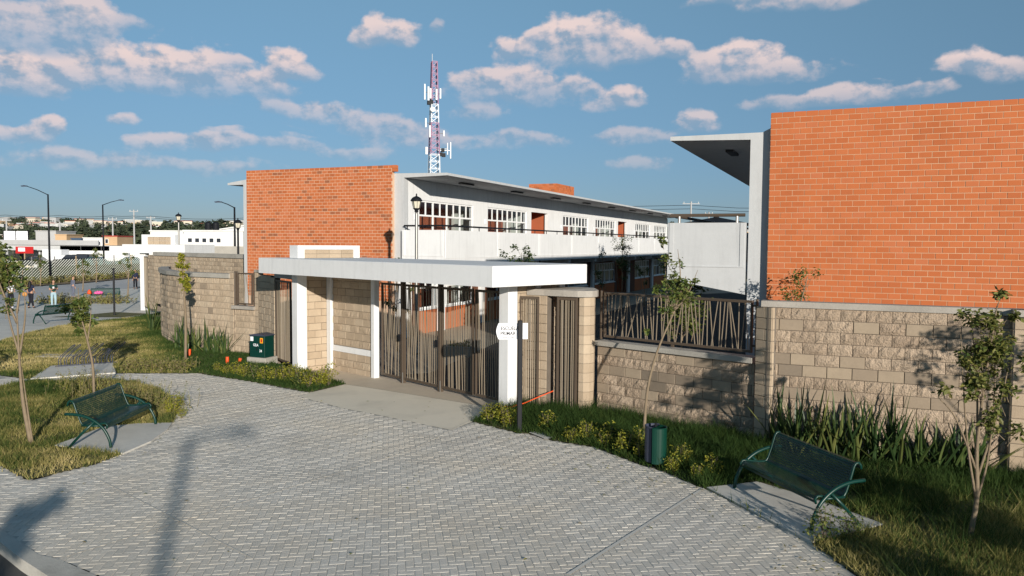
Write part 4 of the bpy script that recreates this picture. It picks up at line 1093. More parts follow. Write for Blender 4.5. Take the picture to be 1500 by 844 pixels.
# sitters face away from +y of the bench, so the bench front points to -y
place_bench(bench, (-7.32, 14.28), (-7.35, 15.96))
place_bench(bench, (3.5, 12.04), (4.0, 10.27), 'dark green perforated bench on the concrete pad by the right lawn')
place_bench(bench, (-21.5, 37.9), (-22.1, 36.1), 'dark green bench seen from behind at the footpath edge, far left', z=-.02)
place_bench(bench, (-29.6, 55.2), (-28.1, 55.9), 'far green bench heaped with pink and orange cloths, beside the far white post', z=-.42)
place_bench(bench, (-14.9, 21.9), (-15.5, 23.6), 'green bench cut off by the left edge behind the bare sapling', z=.0)
cl = MB()
for k in range(5):
    cl.lathe([(.02, 0), (.16 - .02 * k, .04 + .02 * k), (.11, .17), (.02, .2 + .05 * (k % 2))], 7, (k * .09, .05 * math.sin(k * 2)))
cl = cl.build('cloth_heap', mt['pink'], None, True, (-29.35, 55.3, .05)); tag(cl, 'bright pink cloth heaped on the far bench', 'cloth')
cl = MB().lathe([(.05, 0), (.15, .05), (.13, .2), (.03, .34)], 7).build('cloth_heap', mt['orange'], None, True, (-29.75, 55.15, .05)); tag(cl, 'bright orange cloth on the left of the far bench', 'cloth')

# ------------------------------------------------------------------ litter bin
r = thing('litter_bin', 'twin litter bin, one slate half and one green half, by the low wall', 'litter bin', (2.48, 13.30, 0), R(-35))


def half_shell(sx, dy, mat, nm):
    m = MB(); n = 14; R_, z0, z1 = .16, .09, .70; outer = []
    for k in range(n + 1):
        a = math.pi * (k / n) - math.pi / 2; outer.append((sx * (.02 + (R_ * 1.15) * math.cos(a)), dy + R_ * 1.0 * math.sin(a)))
    inner = [(sx * .02 + (x - sx * .02) * .93, dy + (y - dy) * .93) for x, y in outer]; N_ = len(outer)
    vs = [(x, y, z) for ring, z in ((outer, z0), (outer, z1), (inner, z1), (inner, z0 + .03)) for x, y in ring]
    fs = [(L_ * N_ + i, L_ * N_ + (i + 1) % N_, (L_ + 1) * N_ + (i + 1) % N_, (L_ + 1) * N_ + i) for L_ in range(3) for i in range(N_)] + [tuple(range(N_)), tuple(range(3 * N_, 4 * N_))]
    if sx < 0: fs = [f[::-1] for f in fs]
    m.add(vs, fs)
    o_ = m.build(nm, mat, r)
    rim = MB(); rim.tube([(x, y, z1) for x, y in outer], .008, 5); rim.build('rim', mat, o_)
    return o_


half_shell(1, -.02, mt['green_bin'], 'green_container'); half_shell(-1, .04, mt['slate_metal'], 'slate_container')
MB().tube([(0, 0.0, 0), (0, 0, .76)], .022, 8).build('post', mt['dark_iron'], r)
MB().box(-.12, -.10, 0, .12, .10, .02).build('base_plate', mt['dark_iron'], r)
MB().bar((-.1, 0, .085), (.1, 0, .085), .05, .02).build('bracket', mt['dark_iron'], r)

# ------------------------------------------------------------------ sign
sg = thing('street_sign', 'white street sign reading ESCUELA PRIMAR on a black post by the gate', 'sign', (0.17, 15.72, 0), R(8))
MB().bevbox(-.048, -.045, -.05, .048, .045, 2.27, .01).build('post', mt['dark_iron'], sg)
n = 10; pl = [(-.43 - .045 * math.sin(math.pi * k / n), 1.885 + .325 * k / n) for k in range(n + 1)]
pl = [(.165, 1.885), ] + pl[:] + [(.165, 2.21)]
MB().xprism(pl, .055, .070).build('plate', mt['sign_white'], sg)
def lettering(txt, x, z, size, par, y=.0535, mat='ink', al='LEFT', sxx=1.0, rot=(R(90), 0, 0)):
    cu = bpy.data.curves.new('lettering', 'FONT'); cu.body = txt; cu.size = size; cu.extrude = .0006; cu.align_x = al
    cu.offset = size * .02
    o_ = bpy.data.objects.new('lettering', cu); COL.objects.link(o_); o_.parent = par; o_.location = (x, y, z); o_.rotation_euler = rot; o_.scale = (sxx, 1, 1)
    bpy.context.view_layer.update()
    me = bpy.data.meshes.new_from_object(o_.evaluated_get(bpy.context.evaluated_depsgraph_get())); me.materials.clear(); me.materials.append(mt[mat])
    ob = link('lettering', me, par, (x, y, z), rot, (sxx, 1, 1)); bpy.data.objects.remove(o_); return ob
lettering('ESCUELA', -.385, 2.070, .106, sg, sxx=.86); lettering('PRIMAR', -.395, 1.968, .106, sg, sxx=.86)
lettering('Lote 01 Manzana 01', -.33, 2.165, .030, sg, sxx=.9); lettering('Jardines de la Laguna', -.35, 1.915, .032, sg, sxx=.92)

# ------------------------------------------------------------------ transformer box
tb = thing('transformer_box', 'dark green utility box with stickers on a concrete plinth left of the pillar', 'utility box', (-7.85, 24.55, 0), R(-22)); tb.scale = (.86, .86, .96)
MB().bevbox(-.42, -.34, -.05, .42, .36, .22, .02).build('plinth', mt['raw_conc'], tb)
MB().bevbox(-.33, -.26, .22, .33, .26, .92, .008).build('cabinet', mt['green_metal'], tb)
MB().xprism([(-.35, .92), (.35, .92), (.35, .95), (0, 1.0), (-.35, .95)], -.29, .29).build('lid', mt['slate_metal'], tb)
MB().box(-.325, -.268, .26, .325, -.262, .44).build('door_panel', mt['green_metal'], tb)
MB().box(-.012, -.285, .44, .012, -.268, .56).build('handle', mt['dark_iron'], tb)
MB().box(-.30, -.266, .75, -.17, -.2615, .89).build('white_sticker', mt['sign_white'], tb)
y_ = MB().box(.13, -.266, .69, .26, -.2615, .86).build('warning_sticker', mt['yellow_st'], tb)
MB().box(.16, -.2675, .72, .23, -.2665, .83).build('warning_mark', mt['car_red'], y_)
lettering('CELA', -.18, .585, .115, tb, y=-.2625, mat='sign_white', sxx=.85); lettering('34', .10, .40, .115, tb, y=-.2695, mat='sign_white')

# ------------------------------------------------------------------ bike rack, pegs
br = thing('bike_rack', 'dark steel bicycle rack of bent loops on a concrete pad in the lawn', 'bike rack', (-13.62, 23.36, .028), math.atan2(.86, 1.24))
for k in range(10):
    x = .05 + k * .155; tall = (k % 4) < 2; h = .55 if tall else .40; dy = .42 if tall else .26
    MB().tube(arc_pts([(x, 0, 0), (x, .0, .22), (x + dy * .45, dy * .3, h * .76), (x + dy * .95, dy * .6, h * 1.05), (x + dy * .95 + .06, dy * .6, h * 1.05), (x + dy * .45 + .06, dy * .3, h * .76), (x + .06, 0, .22), (x + .06, 0, 0)], 28), .013, 6).build('tall_loop' if tall else 'low_loop', mt['slate_metal'], br, True)
MB().bar((-.05, 0, .02), (1.65, 0, .02), .04, .02).build('base_rail', mt['slate_metal'], br)
for (x, y, tl, lb) in ((-10.71, 25.92, .08, 'orange peg beside the leafy sapling at the curved wall'), (-8.83, 24.23, .0, 'upright orange peg in the grass left of the green box'), (-8.38, 23.95, .35, 'tilted orange peg nearest the green box')):
    p = MB().tube([(0, 0, 0), (tl * .15, 0, .24)], .05, 10).build('marker_peg', mt['orange'], None, False, (x, y, 0)); tag(p, lb, 'marker peg', 'orange marker pegs in the grass')


# ------------------------------------------------------------------ plants
def leaf_cloud(m, centers, n, rad, size, flat=.6, up=.35):
    for _ in range(n):
        c, rr = random.choice(centers); 
        while True:
            v = Vector((random.uniform(-1, 1), random.uniform(-1, 1), random.uniform(-1, 1)))
            if v.length < 1: break
        p = Vector(c) + Vector((v.x * rr[0], v.y * rr[1], v.z * rr[2]))
        one_leaf(m, p, size * random.uniform(.6, 1.2), up)


def one_leaf(m, p, s_, up=.35):
    d = Vector((random.gauss(0, 1), random.gauss(0, 1), random.gauss(-.25, .5))).normalized()
    n = Vector((random.gauss(0, .7), random.gauss(0, .7), random.uniform(up, 1.2))).normalized(); w = d.cross(n).normalized() * s_ * .26
    nn = w.cross(d).normalized()
    m.add([p, p + d * s_ * .5 + w + nn * s_ * .06, p + d * s_, p + d * s_ * .5 - w + nn * s_ * .06, p + d * s_ * .5 - nn * s_ * .03], [(0, 1, 2, 4), (0, 4, 2, 3)])


def tree(label, base, k, stems, leaves, size, mat='leaf', bark='bark', name='young_tree', group='young planted trees', r0=.035, cat='tree', z=0.0, twigs=10, yspread=.22):
    """stems: polylines of (dx, dz) in units of k metres from the base; leaves: (dx, dz, rx, rz, count)"""
    r = thing(name, label, cat, (*base, z), 0, group)
    tr = MB(); sr = random.Random(hash(label) % 9999)
    sr = random.Random(len(label) * 31 + int(abs(base[0]) * 100))
    for j, st_ in enumerate(stems):
        yo = 0 if j == 0 else sr.uniform(-.25, .25); n = len(st_)
        pts = [(x * k, yo * (i / max(1, n - 1)), zz * k) for i, (x, zz) in enumerate(st_)]
        rr = (r0 if j == 0 else r0 * .5)
        tr.tube(arc_pts(pts, 10), [rr * (1 - .75 * i / (len(arc_pts(pts, 10)) - 1)) for i in range(len(arc_pts(pts, 10)))], 6)
    cr = MB()
    for (x, zz, rx, rz, n) in leaves:
        nt_ = max(2, n // 14); anchors = []
        for _ in range(nt_):
            a = Vector((x * k + sr.gauss(0, .5) * rx * k, sr.gauss(0, .5) * rx * k, zz * k + sr.uniform(-.9, .9) * rz * k)); anchors.append(a)
            b_ = Vector((x * k * .92 + a.x * .08, a.y * .3, a.z - .25 * rz * k - .1))
            tr.tube([b_, (b_ + a) / 2 + Vector((sr.uniform(-.03, .03), 0, .02)), a], [.006, .004, .002], 4, False)
        for _ in range(int(n * 3.0)):
            a = sr.choice(anchors); q = a + Vector((sr.gauss(0, .16), sr.gauss(0, .16), sr.gauss(0, .16))) * (rx * k) 
            one_leaf(cr, q, size * sr.uniform(.65, 1.2))
    tr.build('trunk', mt[bark], r, True); cr.build('crown', mt[mat], r); return r


k10 = 10.04 / 1150 * 1.06
tree('slender many stemmed tree with green leaves in front of the right block wall', (5.99, 10.04), k10,
     [[(0, 0), (8, 60), (5, 130), (12, 220), (25, 330)], [(6, 50), (22, 110), (30, 200), (28, 300)], [(6, 60), (-6, 130), (-14, 210), (-20, 290)], [(8, 90), (40, 180), (62, 260)], [(6, 120), (8, 220), (3, 310)], [(5, 100), (-22, 170), (-45, 200)]],
     [(10, 265, 34, 58, 420), (25, 325, 18, 26, 60), (45, 190, 34, 45, 90), (-35, 205, 25, 28, 40), (5, 190, 30, 40, 80), (62, 240, 16, 26, 35), (0, 235, 26, 30, 160), (28, 295, 20, 30, 110)], .078, mat='leaf_sun', r0=.035)
k15 = 15.3 / 1150
tree('thin leaning sapling rising from behind the litter bin against the low wall', (2.62, 15.3), k15,
     [[(0, 0), (4, 70), (18, 130), (42, 190), (58, 240)], [(40, 185), (30, 215), (25, 260)], [(42, 190), (60, 215), (72, 250)], [(44, 195), (50, 240), (46, 280)]],
     [(38, 235, 26, 40, 210), (22, 215, 14, 30, 60), (60, 225, 16, 25, 50), (0, 160, 7, 6, 14), (25, 285, 10, 14, 24)], .085)
k14 = 14.48 / 1150
tree('bare forked sapling with a leafy top at the left edge of the photo', (-8.96, 14.48), k14,
     [[(0, 0), (-10, 60), (-14, 120), (-16, 200)], [(-13, 130), (-30, 190), (-42, 260)], [(-13, 135), (-2, 190), (0, 225)], [(2, 0), (-6, 60), (-13, 115)], [(-16, 180), (-34, 240), (-36, 290)], [(-16, 195), (-10, 260)]],
     [(-34, 200, 18, 22, 30), (-38, 245, 28, 26, 210), (-44, 282, 20, 24, 120), (-24, 265, 16, 30, 60)], .10, r0=.045)
k18 = 18.7 / 1150
tree('sapling with round leafy head between the bike rack and the left bench', (-10.03, 18.7), k18,
     [[(0, 0), (-1, 50), (-8, 88), (-18, 130), (-20, 165)], [(-3, 60), (-14, 100), (-28, 130)], [(-8, 85), (-6, 120), (-8, 150)]],
     [(-20, 132, 15, 20, 210), (-14, 155, 10, 14, 60), (-24, 108, 10, 10, 40)], .12)
k25 = 25.0 / 1150
tree('thin sapling with a narrow yellow green top by the curved wall', (-10.45, 25.0), k25,
     [[(0, 0), (1, 60), (-1, 110), (-2, 150)]], [(-2, 132, 6, 22, 130), (2, 112, 8, 8, 50), (-4, 150, 4, 8, 24)], .13, mat='leaf_yellow', r0=.05)
# off-frame trees whose shade falls into the picture
tree('garden tree just outside the right edge shading the block wall', (9.6, 9.0), .01, [[(0, 0), (5, 150), (0, 300)], [(5, 150), (-60, 260)]], [(-20, 300, 50, 45, 260)], .11)
tree('roadside tree behind the viewer shading the kerb', (-1.6, -3.6), .01, [[(0, 0), (4, 150), (0, 330)]], [(0, 300, 28, 60, 260)], .14)
tree('bushy tree near the viewer shading the right lawn', (8.3, 4.6), .01, [[(0, 0), (5, 150), (0, 200)]], [(0, 150, 60, 60, 900)], .13)
tree('bushy tree beside the viewer shading the bench pad edge', (6.2, 4.6), .01, [[(0, 0), (5, 90), (0, 120)]], [(0, 100, 45, 40, 500)], .12)
# courtyard trees
def cyard(label, base, h, w, n, mat='leaf_dark', size=.12, lean=0, z=0, stems=3):
    st_ = [[(lean * .0, 0), (lean * .4, h * 45), (lean, h * 88)]]
    for j in range(stems): st_.append([(0, 0), ((j - 1) * w * 22, h * 40), (lean + (j - 1) * w * 40, h * 75)])
    return tree(label, base, .01, st_, [(lean, h * 74, w * 50, h * 22, int(n * .65)), (lean * .7, h * 52, w * 40, h * 16, int(n * .35))], size, mat, name='courtyard_tree', group='trees inside the school yard', z=z)
cyard('leafy yard tree in front of the pale right parapet, above the railing', (4.45, 20.4), 3.75, 1.15, 800, 'leaf')
cyard('slanting yard tree against the corner of the orange gable', (6.0, 17.4), 3.55, .9, 420, 'leaf', .075, 55)
cyard('round topped yard tree showing above the white slab corner', (.35, 30.0), 3.95, .95, 500)
cyard('tall narrow yard tree in front of the far white parapet', (6.6, 47.0), 4.6, 1.2, 420)
cyard('narrow yard tree left of the tall one before the far parapet', (5.3, 46.0), 3.6, .9, 120)
cyard('small yard tree right of the tall one before the far parapet', (8.2, 48.5), 3.6, .9, 120)
cyard('yard tree just left of the pale right parapet in deep shade', (8.3, 42.0), 3.3, .9, 120)
cyard('thin yellowish yard plant beside the brick wall corner', (-4.05, 27.6), 3.5, .7, 90, 'leaf')
cyard('wispy yard plant close to the lantern lamp foot', (-3.7, 28.6), 3.5, .45, 40, 'leaf')


# strap-leaf plants
def strap_leaf(L_, w):
    m = MB(); n = 5; vs = []
    for i in range(n + 1):
        t_ = i / n; wid = w * (1 - t_ ** 2.2) * (.7 + .6 * t_ if t_ < .5 else 1); z = L_ * t_ * (1 - .08 * t_); y = .10 * L_ * t_ * t_
        vs += [(-wid / 2, y, z), (0, y + wid * .22, z), (wid / 2, y, z)]
    return m.add(vs, [(i * 3 + j, i * 3 + j + 1, i * 3 + j + 4, i * 3 + j + 3) for i in range(n) for j in range(2)])


straps = [strap_leaf(L_, w_).mesh('leaf', mt['leaf_strap']) for L_, w_ in ((.95, .075), (.8, .07), (.65, .06), (1.05, .07))]
def strap_plant(label, x, y, n, sc, group, spread=.22):
    r = thing('strap_leaf_plant', label, 'plant', (x, y, 0), random.uniform(0, 6), group)
    for k in range(n):
        a = 2 * math.pi * k / n + random.uniform(-.3, .3); tilt = abs(random.gauss(spread * .7, spread)); 
        if random.random() < .1: tilt += .5
        link('leaf', random.choice(straps), r, (random.uniform(-.1, .1), random.uniform(-.1, .1), -.02), (-tilt, 0, a), (1, 1, sc * random.uniform(.55, 1.2)))
    return r


wd_ = (Vector((8.3, 13.19, 0)) - Vector((4.95, 14.62, 0)))
pos_words = ['strap leaf plant in the corner beside the wall pier', 'strap leaf plant behind the left end of the right bench', 'strap leaf plant second from the pier end, with upright blades', 'upright strap leaf plant behind the middle of the right bench', 'strap leaf plant behind the right end of the right bench', 'strap leaf plant midway along the right wall', 'strap leaf plant with a bent blade right of the bench', 'strap leaf plant left of the slender tree', 'spreading strap leaf plant at the foot of the slender tree', 'strap leaf plant behind the slender tree stems', 'strap leaf plant before the square pier']
for k in range(11):
    f = .03 + k * .088; q = Vector((4.95, 14.62, 0)) + wd_ * f; n_ = Vector((wd_.y, -wd_.x, 0)).normalized(); q += n_ * random.uniform(.22, .5)
    strap_plant(pos_words[k], q.x, q.y, 30, (1.35 if k < 7 else 1.0), 'strap leaf plants along the right wall', .27 if k < 7 else .45)
lp = [(-11.75, 27.95), (-11.3, 27.6), (-10.85, 27.3), (-10.4, 27.05), (-9.98, 26.75), (-9.6, 26.5)]
lw = ['leftmost clump of the strap leaf bed before the curved wall, by the sapling', 'strap leaf clump right of the sapling at the curved wall', 'tall strap leaf clump in the middle of the curved wall bed', 'strap leaf clump with yellowing blades in the curved wall bed', 'strap leaf clump near the barred opening', 'strap leaf clump at the end of the curved wall bed under the sill']
for k, (x, y) in enumerate(lp): strap_plant(lw[k], x - .12, y - .12, 20, 1.2, 'strap leaf plants along the curved wall', .2)
for k, (x, y) in enumerate([(-15.5, 33.6), (-15.15, 33.0), (-15.0, 34.0)]): strap_plant(['big strap leaf clump at the far corner of the curved wall', 'strap leaf clump in front at the far corner of the curved wall', 'strap leaf clump half hidden at the far corner of the curved wall'][k], x, y, 16, 1.65, 'strap leaf plants at the far corner', .22)

# shrubs
def shrub_meshes(n, rx, h, size, mat):
    c = MB(); leaf_cloud(c, [((0, 0, h * .62), (rx, rx, h * .42)), ((rx * .3, -rx * .2, h * .4), (rx * .8, rx * .8, h * .35))], n, None, size)
    st_ = MB()
    for k in range(7):
        a = random.uniform(0, 6.28); st_.tube([(0.02 * math.cos(a), .02 * math.sin(a), 0), (rx * .6 * math.cos(a), rx * .6 * math.sin(a), h * .85)], [.006, .003], 4)
    return c.mesh('foliage', mt[mat]), st_.mesh('stem', mt['bark_dark'])
svar = [shrub_meshes(300, .24, .50, .06, 'leaf_yellow') for _ in range(4)]
sdark = [shrub_meshes(300, .25, .50, .06, 'leaf') for _ in range(2)]
def shrub(label, x, y, sc=1.0, dark=False, group='low yellow green shrubs edging the paving'):
    r = thing('shrub', label, 'shrub', (x, y, 0), random.uniform(0, 6), group); f, st_ = random.choice(sdark if dark else svar)
    link('foliage', f, r); link('stem', st_, r); r.scale = (sc, sc, sc * random.uniform(.85, 1.15)); return r
shl = [(-8.6, 22.75, .6), (-8.2, 22.45, .7), (-7.85, 22.2, .8), (-7.5, 21.95, .8), (-7.15, 21.7, .9), (-6.8, 21.45, .9), (-6.45, 21.2, .95), (-6.1, 21.0, 1.0), (-5.8, 20.75, 1.0), (-5.55, 20.55, 1.05), (-5.3, 20.35, 1.1), (-5.1, 20.6, 1.15), (-4.85, 20.75, 1.1), (-5.9, 21.4, .9)]
for k, (x, y, s_) in enumerate(shl):
    shrub('yellow green shrub in the row edging the paving left of the gate apron', x, y, s_, k % 5 == 4, 'shrubs edging the paving left of the gate')
for x, y, s_, lb in [(-.45, 16.45, .9, 'yellow green shrub at the left foot of the right white post'), (-.15, 16.25, .95, 'yellow green shrub before the right white post'), (.02, 16.05, .8, 'low shrub touching the black sign post'), (1.15, 14.95, .7, 'small yellow flowered shrub right of the sign post'), (1.45, 14.85, .85, 'yellow flowered shrub in the grass left of the bin'), (1.75, 14.5, .75, 'yellow flowered shrub halfway from sign to bin'), (2.08, 14.05, .85, 'yellow flowered shrub nearest the left of the bin'), (2.3, 13.7, .7, 'small yellow shrub touching the bin'), (2.72, 13.0, .6, 'small yellowing shrub right of the bin'), (3.0, 12.5, .55, 'tiny yellow shrub near the bench pad corner'),
                     (.75, 15.75, .85, 'green and yellow shrub between the sign post and the paving slab'), (1.9, 14.85, .9, 'leafy shrub in the tall grass behind the flowered shrubs'), (2.35, 14.3, .85, 'leafy shrub in the tall grass behind the bin'), (2.95, 13.35, .85, 'leafy shrub in the tall grass right of the bin'), (3.3, 12.75, .75, 'leafy shrub just above the bench pad corner'),
                     (-7.5, 17.2, .8, 'yellow flowered shrub at the lawn tip by the left pad'), (-7.65, 17.75, .85, 'yellowish shrub behind the tip of the left lawn'), (-7.1, 16.75, .55, 'small bright yellow shrub at the paving edge of the left lawn')]:
    shrub(lb, x, y, s_)
shrub('small sparse plant at the front corner of the right bench', 4.05, 9.85, 1.0, True, 'small plants at the right pad')
shrub('small leafy plant by the rear leg of the right bench', 4.45, 10.05, .7, True, 'small plants at the right pad')
# dry weeds
wm = MB()
for _ in range(420):
    f = random.random(); q = Vector((-11.6, 20.7, 0)).lerp(Vector((-7.7, 17.6, 0)), f) + Vector((random.gauss(0, .35), random.gauss(-.3, .35), 0)); h = random.uniform(.15, .55)
    tp = q + Vector((random.gauss(0, .12), random.gauss(0, .12), h)); wm.tube([q, (q + tp) / 2 + Vector((.02, 0, .02)), tp], [.005, .004, .002], 3, False)
    for _ in range(5): one_leaf(wm, q.lerp(tp, random.uniform(.4, 1.0)), .05)
kind(wm.build('dry_weeds', mt['weed']), 'stuff')
wm = MB()
for _ in range(260):
    q = Vector((random.uniform(-11.4, -9.4), random.uniform(22.5, 23.6), 0)); h = random.uniform(.15, .4); tp = q + Vector((random.gauss(0, .1), random.gauss(0, .1), h)); wm.tube([q, tp], [.006, .002], 3, False)
    for _ in range(5): one_leaf(wm, q.lerp(tp, random.uniform(.3, 1.0)), .07)
kind(wm.build('dry_weeds', mt['weed']), 'stuff')


# planter seen through the gate, and fallen leaves
pt = thing('planter', 'low pale planter with green plants seen through the gate', 'planter', (-1.75, 26.4, 0), R(-20))
MB().bevbox(-.42, -.2, 0, .42, .2, .34, .01).build('box', mt['raw_conc'], pt)
m = MB(); leaf_cloud(m, [((-.2, 0, .42), (.22, .16, .12)), ((.2, 0, .42), (.22, .16, .12))], 200, None, .09); m.build('foliage', mt['leaf_yellow'], pt)
random.seed(21); fl = MB(); edge = [(-6.9, 13.9), (-7.0, 15.9), (-8.9, 19.8), (-5.4, 19.9), (-.8, 16.5), (.6, 15.2), (2.3, 13.2), (3.0, 12.0), (3.8, 9.9), (4.0, 8.8)]
for _ in range(330):
    if random.random() < .7:
        a, b_ = random.choice(list(zip(edge, edge[1:]))); f = random.random(); x, y = a[0] + (b_[0] - a[0]) * f + random.gauss(-.15, .45), a[1] + (b_[1] - a[1]) * f + random.gauss(0, .45)
        if a == edge[2] or a == edge[3]: continue
    else: x, y = random.uniform(-7, 3.5), random.uniform(9, 19)
    an_, l_ = random.uniform(0, 6.28), random.uniform(.018, .04); dx, dy = math.cos(an_) * l_, math.sin(an_) * l_
    fl.add([(x - dx, y - dy, .012), (x + dy * .4, y - dx * .4, .022), (x + dx, y + dy, .014), (x - dy * .4, y + dx * .4, .02)], [(0, 1, 2, 3)])
kind(fl.build('fallen_leaves', mt['weed']), 'stuff')


# ------------------------------------------------------------------ people
def skin_obj(name, verts, edges, radii, mat, parent, lev=2):
    me = bpy.data.meshes.new(name); me.from_pydata(verts, edges, []); me.materials.append(mat)
    o_ = link(name, me, parent)
    m_ = o_.modifiers.new('skin', 'SKIN'); m_.use_smooth_shade = True
    for i, r_ in enumerate(radii):
        sv = me.skin_vertices[0].data[i]; sv.radius = (r_, r_) if not isinstance(r_, tuple) else r_; sv.use_root = (i == 0)
    s_ = o_.modifiers.new('sub', 'SUBSURF'); s_.levels = lev; s_.render_levels = lev
    return o_


def chain(*chs):
    """chains of (key, pos, r); shared keys are shared vertices"""
    idx = {}; V = []; E = []; Rr = []
    for ch in chs:
        prev = None
        for key, p, r_ in ch:
            if key not in idx: idx[key] = len(V); V.append(p); Rr.append(r_)
            if prev is not None: E.append((prev, idx[key]))
            prev = idx[key]
    return V, E, Rr


def person(label, loc, rot, elbow, wrist, skirt_len=None, top='cloth_black', legs='cloth_black', shoes='rubber', hair='short', step=.05, tilt=0.0, sleeves='short', sc=1.0, group=None):
    r = thing('person', label, 'person', loc, rot, group); r.scale = (sc,) * 3
    S = {-1: 'l', 1: 'r'}
    ht = tilt
    body = [[('pel', (0, 0, .93), .12), ('bel', (0, 0, 1.08), .115), ('che', (0, 0, 1.27), .135), ('nb', (0, 0, 1.43), .065), ('ne', (0, -.012, 1.50), .05), ('jaw', (0, -.035 - ht * .3, 1.56), (.062, .072)), ('hd', (0, -.03 - ht * .5, 1.64), (.078, .095)), ('top', (0, -.015 - ht * .5, 1.71), (.06, .075))],
            [('jaw', 0, 0), ('nose', (0, -.128 - ht * .5, 1.60), .012)]]
    sh, tr = [], []
    for sgn in (-1, 1):
        q = S[sgn]; el = Vector((sgn * elbow[sgn][0], elbow[sgn][1], elbow[sgn][2])); wr = Vector((sgn * wrist[sgn][0], wrist[sgn][1], wrist[sgn][2])); fd = (wr - el).normalized()
        hnd = wr + fd * .06
        st_ = step * sgn
        body.append([('che', 0, 0), ('sh' + q, (sgn * .165, 0, 1.385), .052), ('el' + q, tuple(el), .038), ('wr' + q, tuple(wr), .026), ('ha' + q, tuple(hnd), (.034, .022))])
        side = fd.cross(Vector((0, 0, 1))); side = side.normalized() if side.length > .1 else Vector((0, 1, 0))
        for k in range(4):
            b0_ = hnd + side * (.022 * (k - 1.5)) + fd * .02; L_ = (.05, .06, .056, .042)[k]
            body.append([('ha' + q, 0, 0), ('fa%d' % k + q, tuple(b0_ + fd * L_ * .5), .009), ('fb%d' % k + q, tuple(b0_ + fd * L_ + Vector((0, 0, -.018))), .007)])
        body.append([('ha' + q, 0, 0), ('th' + q, tuple(wr + fd * .05 + side * .045), .010), ('ti' + q, tuple(wr + fd * .085 + side * .055), .008)])
        body.append([('pel', 0, 0), ('hi' + q, (sgn * .085, 0, .86), .085), ('kn' + q, (sgn * .095, -st_ * .5 - .02, .48), .058), ('an' + q, (sgn * .10, st_ * .9 + .02, .085), .038), ('to' + q, (sgn * .115, st_ * .9 - .13, .035), .03)])
        sh.append([('che', (0, 0, 1.27), .15), ('sh' + q, (sgn * .17, 0, 1.385), .066), ('mid' + q, tuple(Vector((sgn * .17, 0, 1.385)).lerp(el, .62 if sleeves == 'short' else 1.0)), .056)] + ([('wr' + q, tuple(el.lerp(wr, .92)), .04)] if sleeves == 'long' else []))
        tr.append([('pel', (0, 0, .92), .135), ('hi' + q, (sgn * .088, 0, .85), .10), ('kn' + q, (sgn * .097, -st_ * .5 - .02, .48), .073), ('an' + q, (sgn * .10, st_ * .9 + .02, .10), .058)])
    V, E, Rr = chain(*body); skin_obj('body', V, E, Rr, mt['skin'], r)
    V, E, Rr = chain(*([[('che', (0, 0, 1.27), .15), ('bel', (0, 0, 1.08), .132), ('hem', (0, 0, .93), .142)], [('che', 0, 0), ('col', (0, 0, 1.40), .09)]] + sh)); skin_obj('shirt', V, E, Rr, mt[top], r)
    V, E, Rr = chain(*([[('pel', (0, 0, .92), .135), ('wa', (0, 0, 1.0), .125)]] + tr)); skin_obj('trousers', V, E, Rr, mt[legs], r)
    for sgn in (-1, 1):
        st_ = step * sgn
        V, E, Rr = chain([('h', (sgn * .10, st_ * .9 + .04, .045), .045), ('m', (sgn * .108, st_ * .9 - .05, .045), .045), ('t', (sgn * .116, st_ * .9 - .15, .035), .035)]); skin_obj('shoe', V, E, Rr, mt[shoes], r, 1)
    if hair == 'short': V, E, Rr = chain([('a', (0, .005 - ht * .5, 1.70), (.088, .092)), ('b', (0, .03 - ht * .5, 1.645), (.086, .07))])
    else: V, E, Rr = chain([('a', (0, .0, 1.69), .095), ('b', (0, .05, 1.60), .098), ('c', (0, .075, 1.48), .11), ('d', (0, .09, 1.34), .115), ('e', (0, .10, 1.22), .08)])
    skin_obj('hair', V, E, Rr, mt['hair'], r)
    return r


zp = -.42
dn = {-1: (.21, .02, 1.12), 1: (.21, .02, 1.12)}; dw = {-1: (.20, -.04, .88), 1: (.20, -.04, .88)}
# man looking at his phone
man = person('man in a dark green t-shirt and light jeans looking down at his phone', (-29.2, 49.9, zp), R(38), {-1: (.23, .0, 1.10), 1: (.23, .0, 1.10)}, {-1: (.07, -.24, 1.16), 1: (.09, -.26, 1.20)}, top='cloth_green', legs='denim', shoes='cloth_grey', tilt=.06)
MB().box(-.07, -.172, 1.20, .07, -.158, 1.31).build('shirt_print', mt['cloth_white'], man)
q = Matrix.Rotation(R(38), 3, 'Z') @ Vector((.04, -.36, 1.27))
ph = MB().box(-.04, -.006, -.08, .04, .006, .08).build('phone', mt['dark_iron'], None, False, (-29.2 + q.x, 49.9 + q.y, zp + q.z)); ph.rotation_euler = (R(35), 0, R(38)); tag(ph, 'black phone held by the man in the green t-shirt', 'phone')
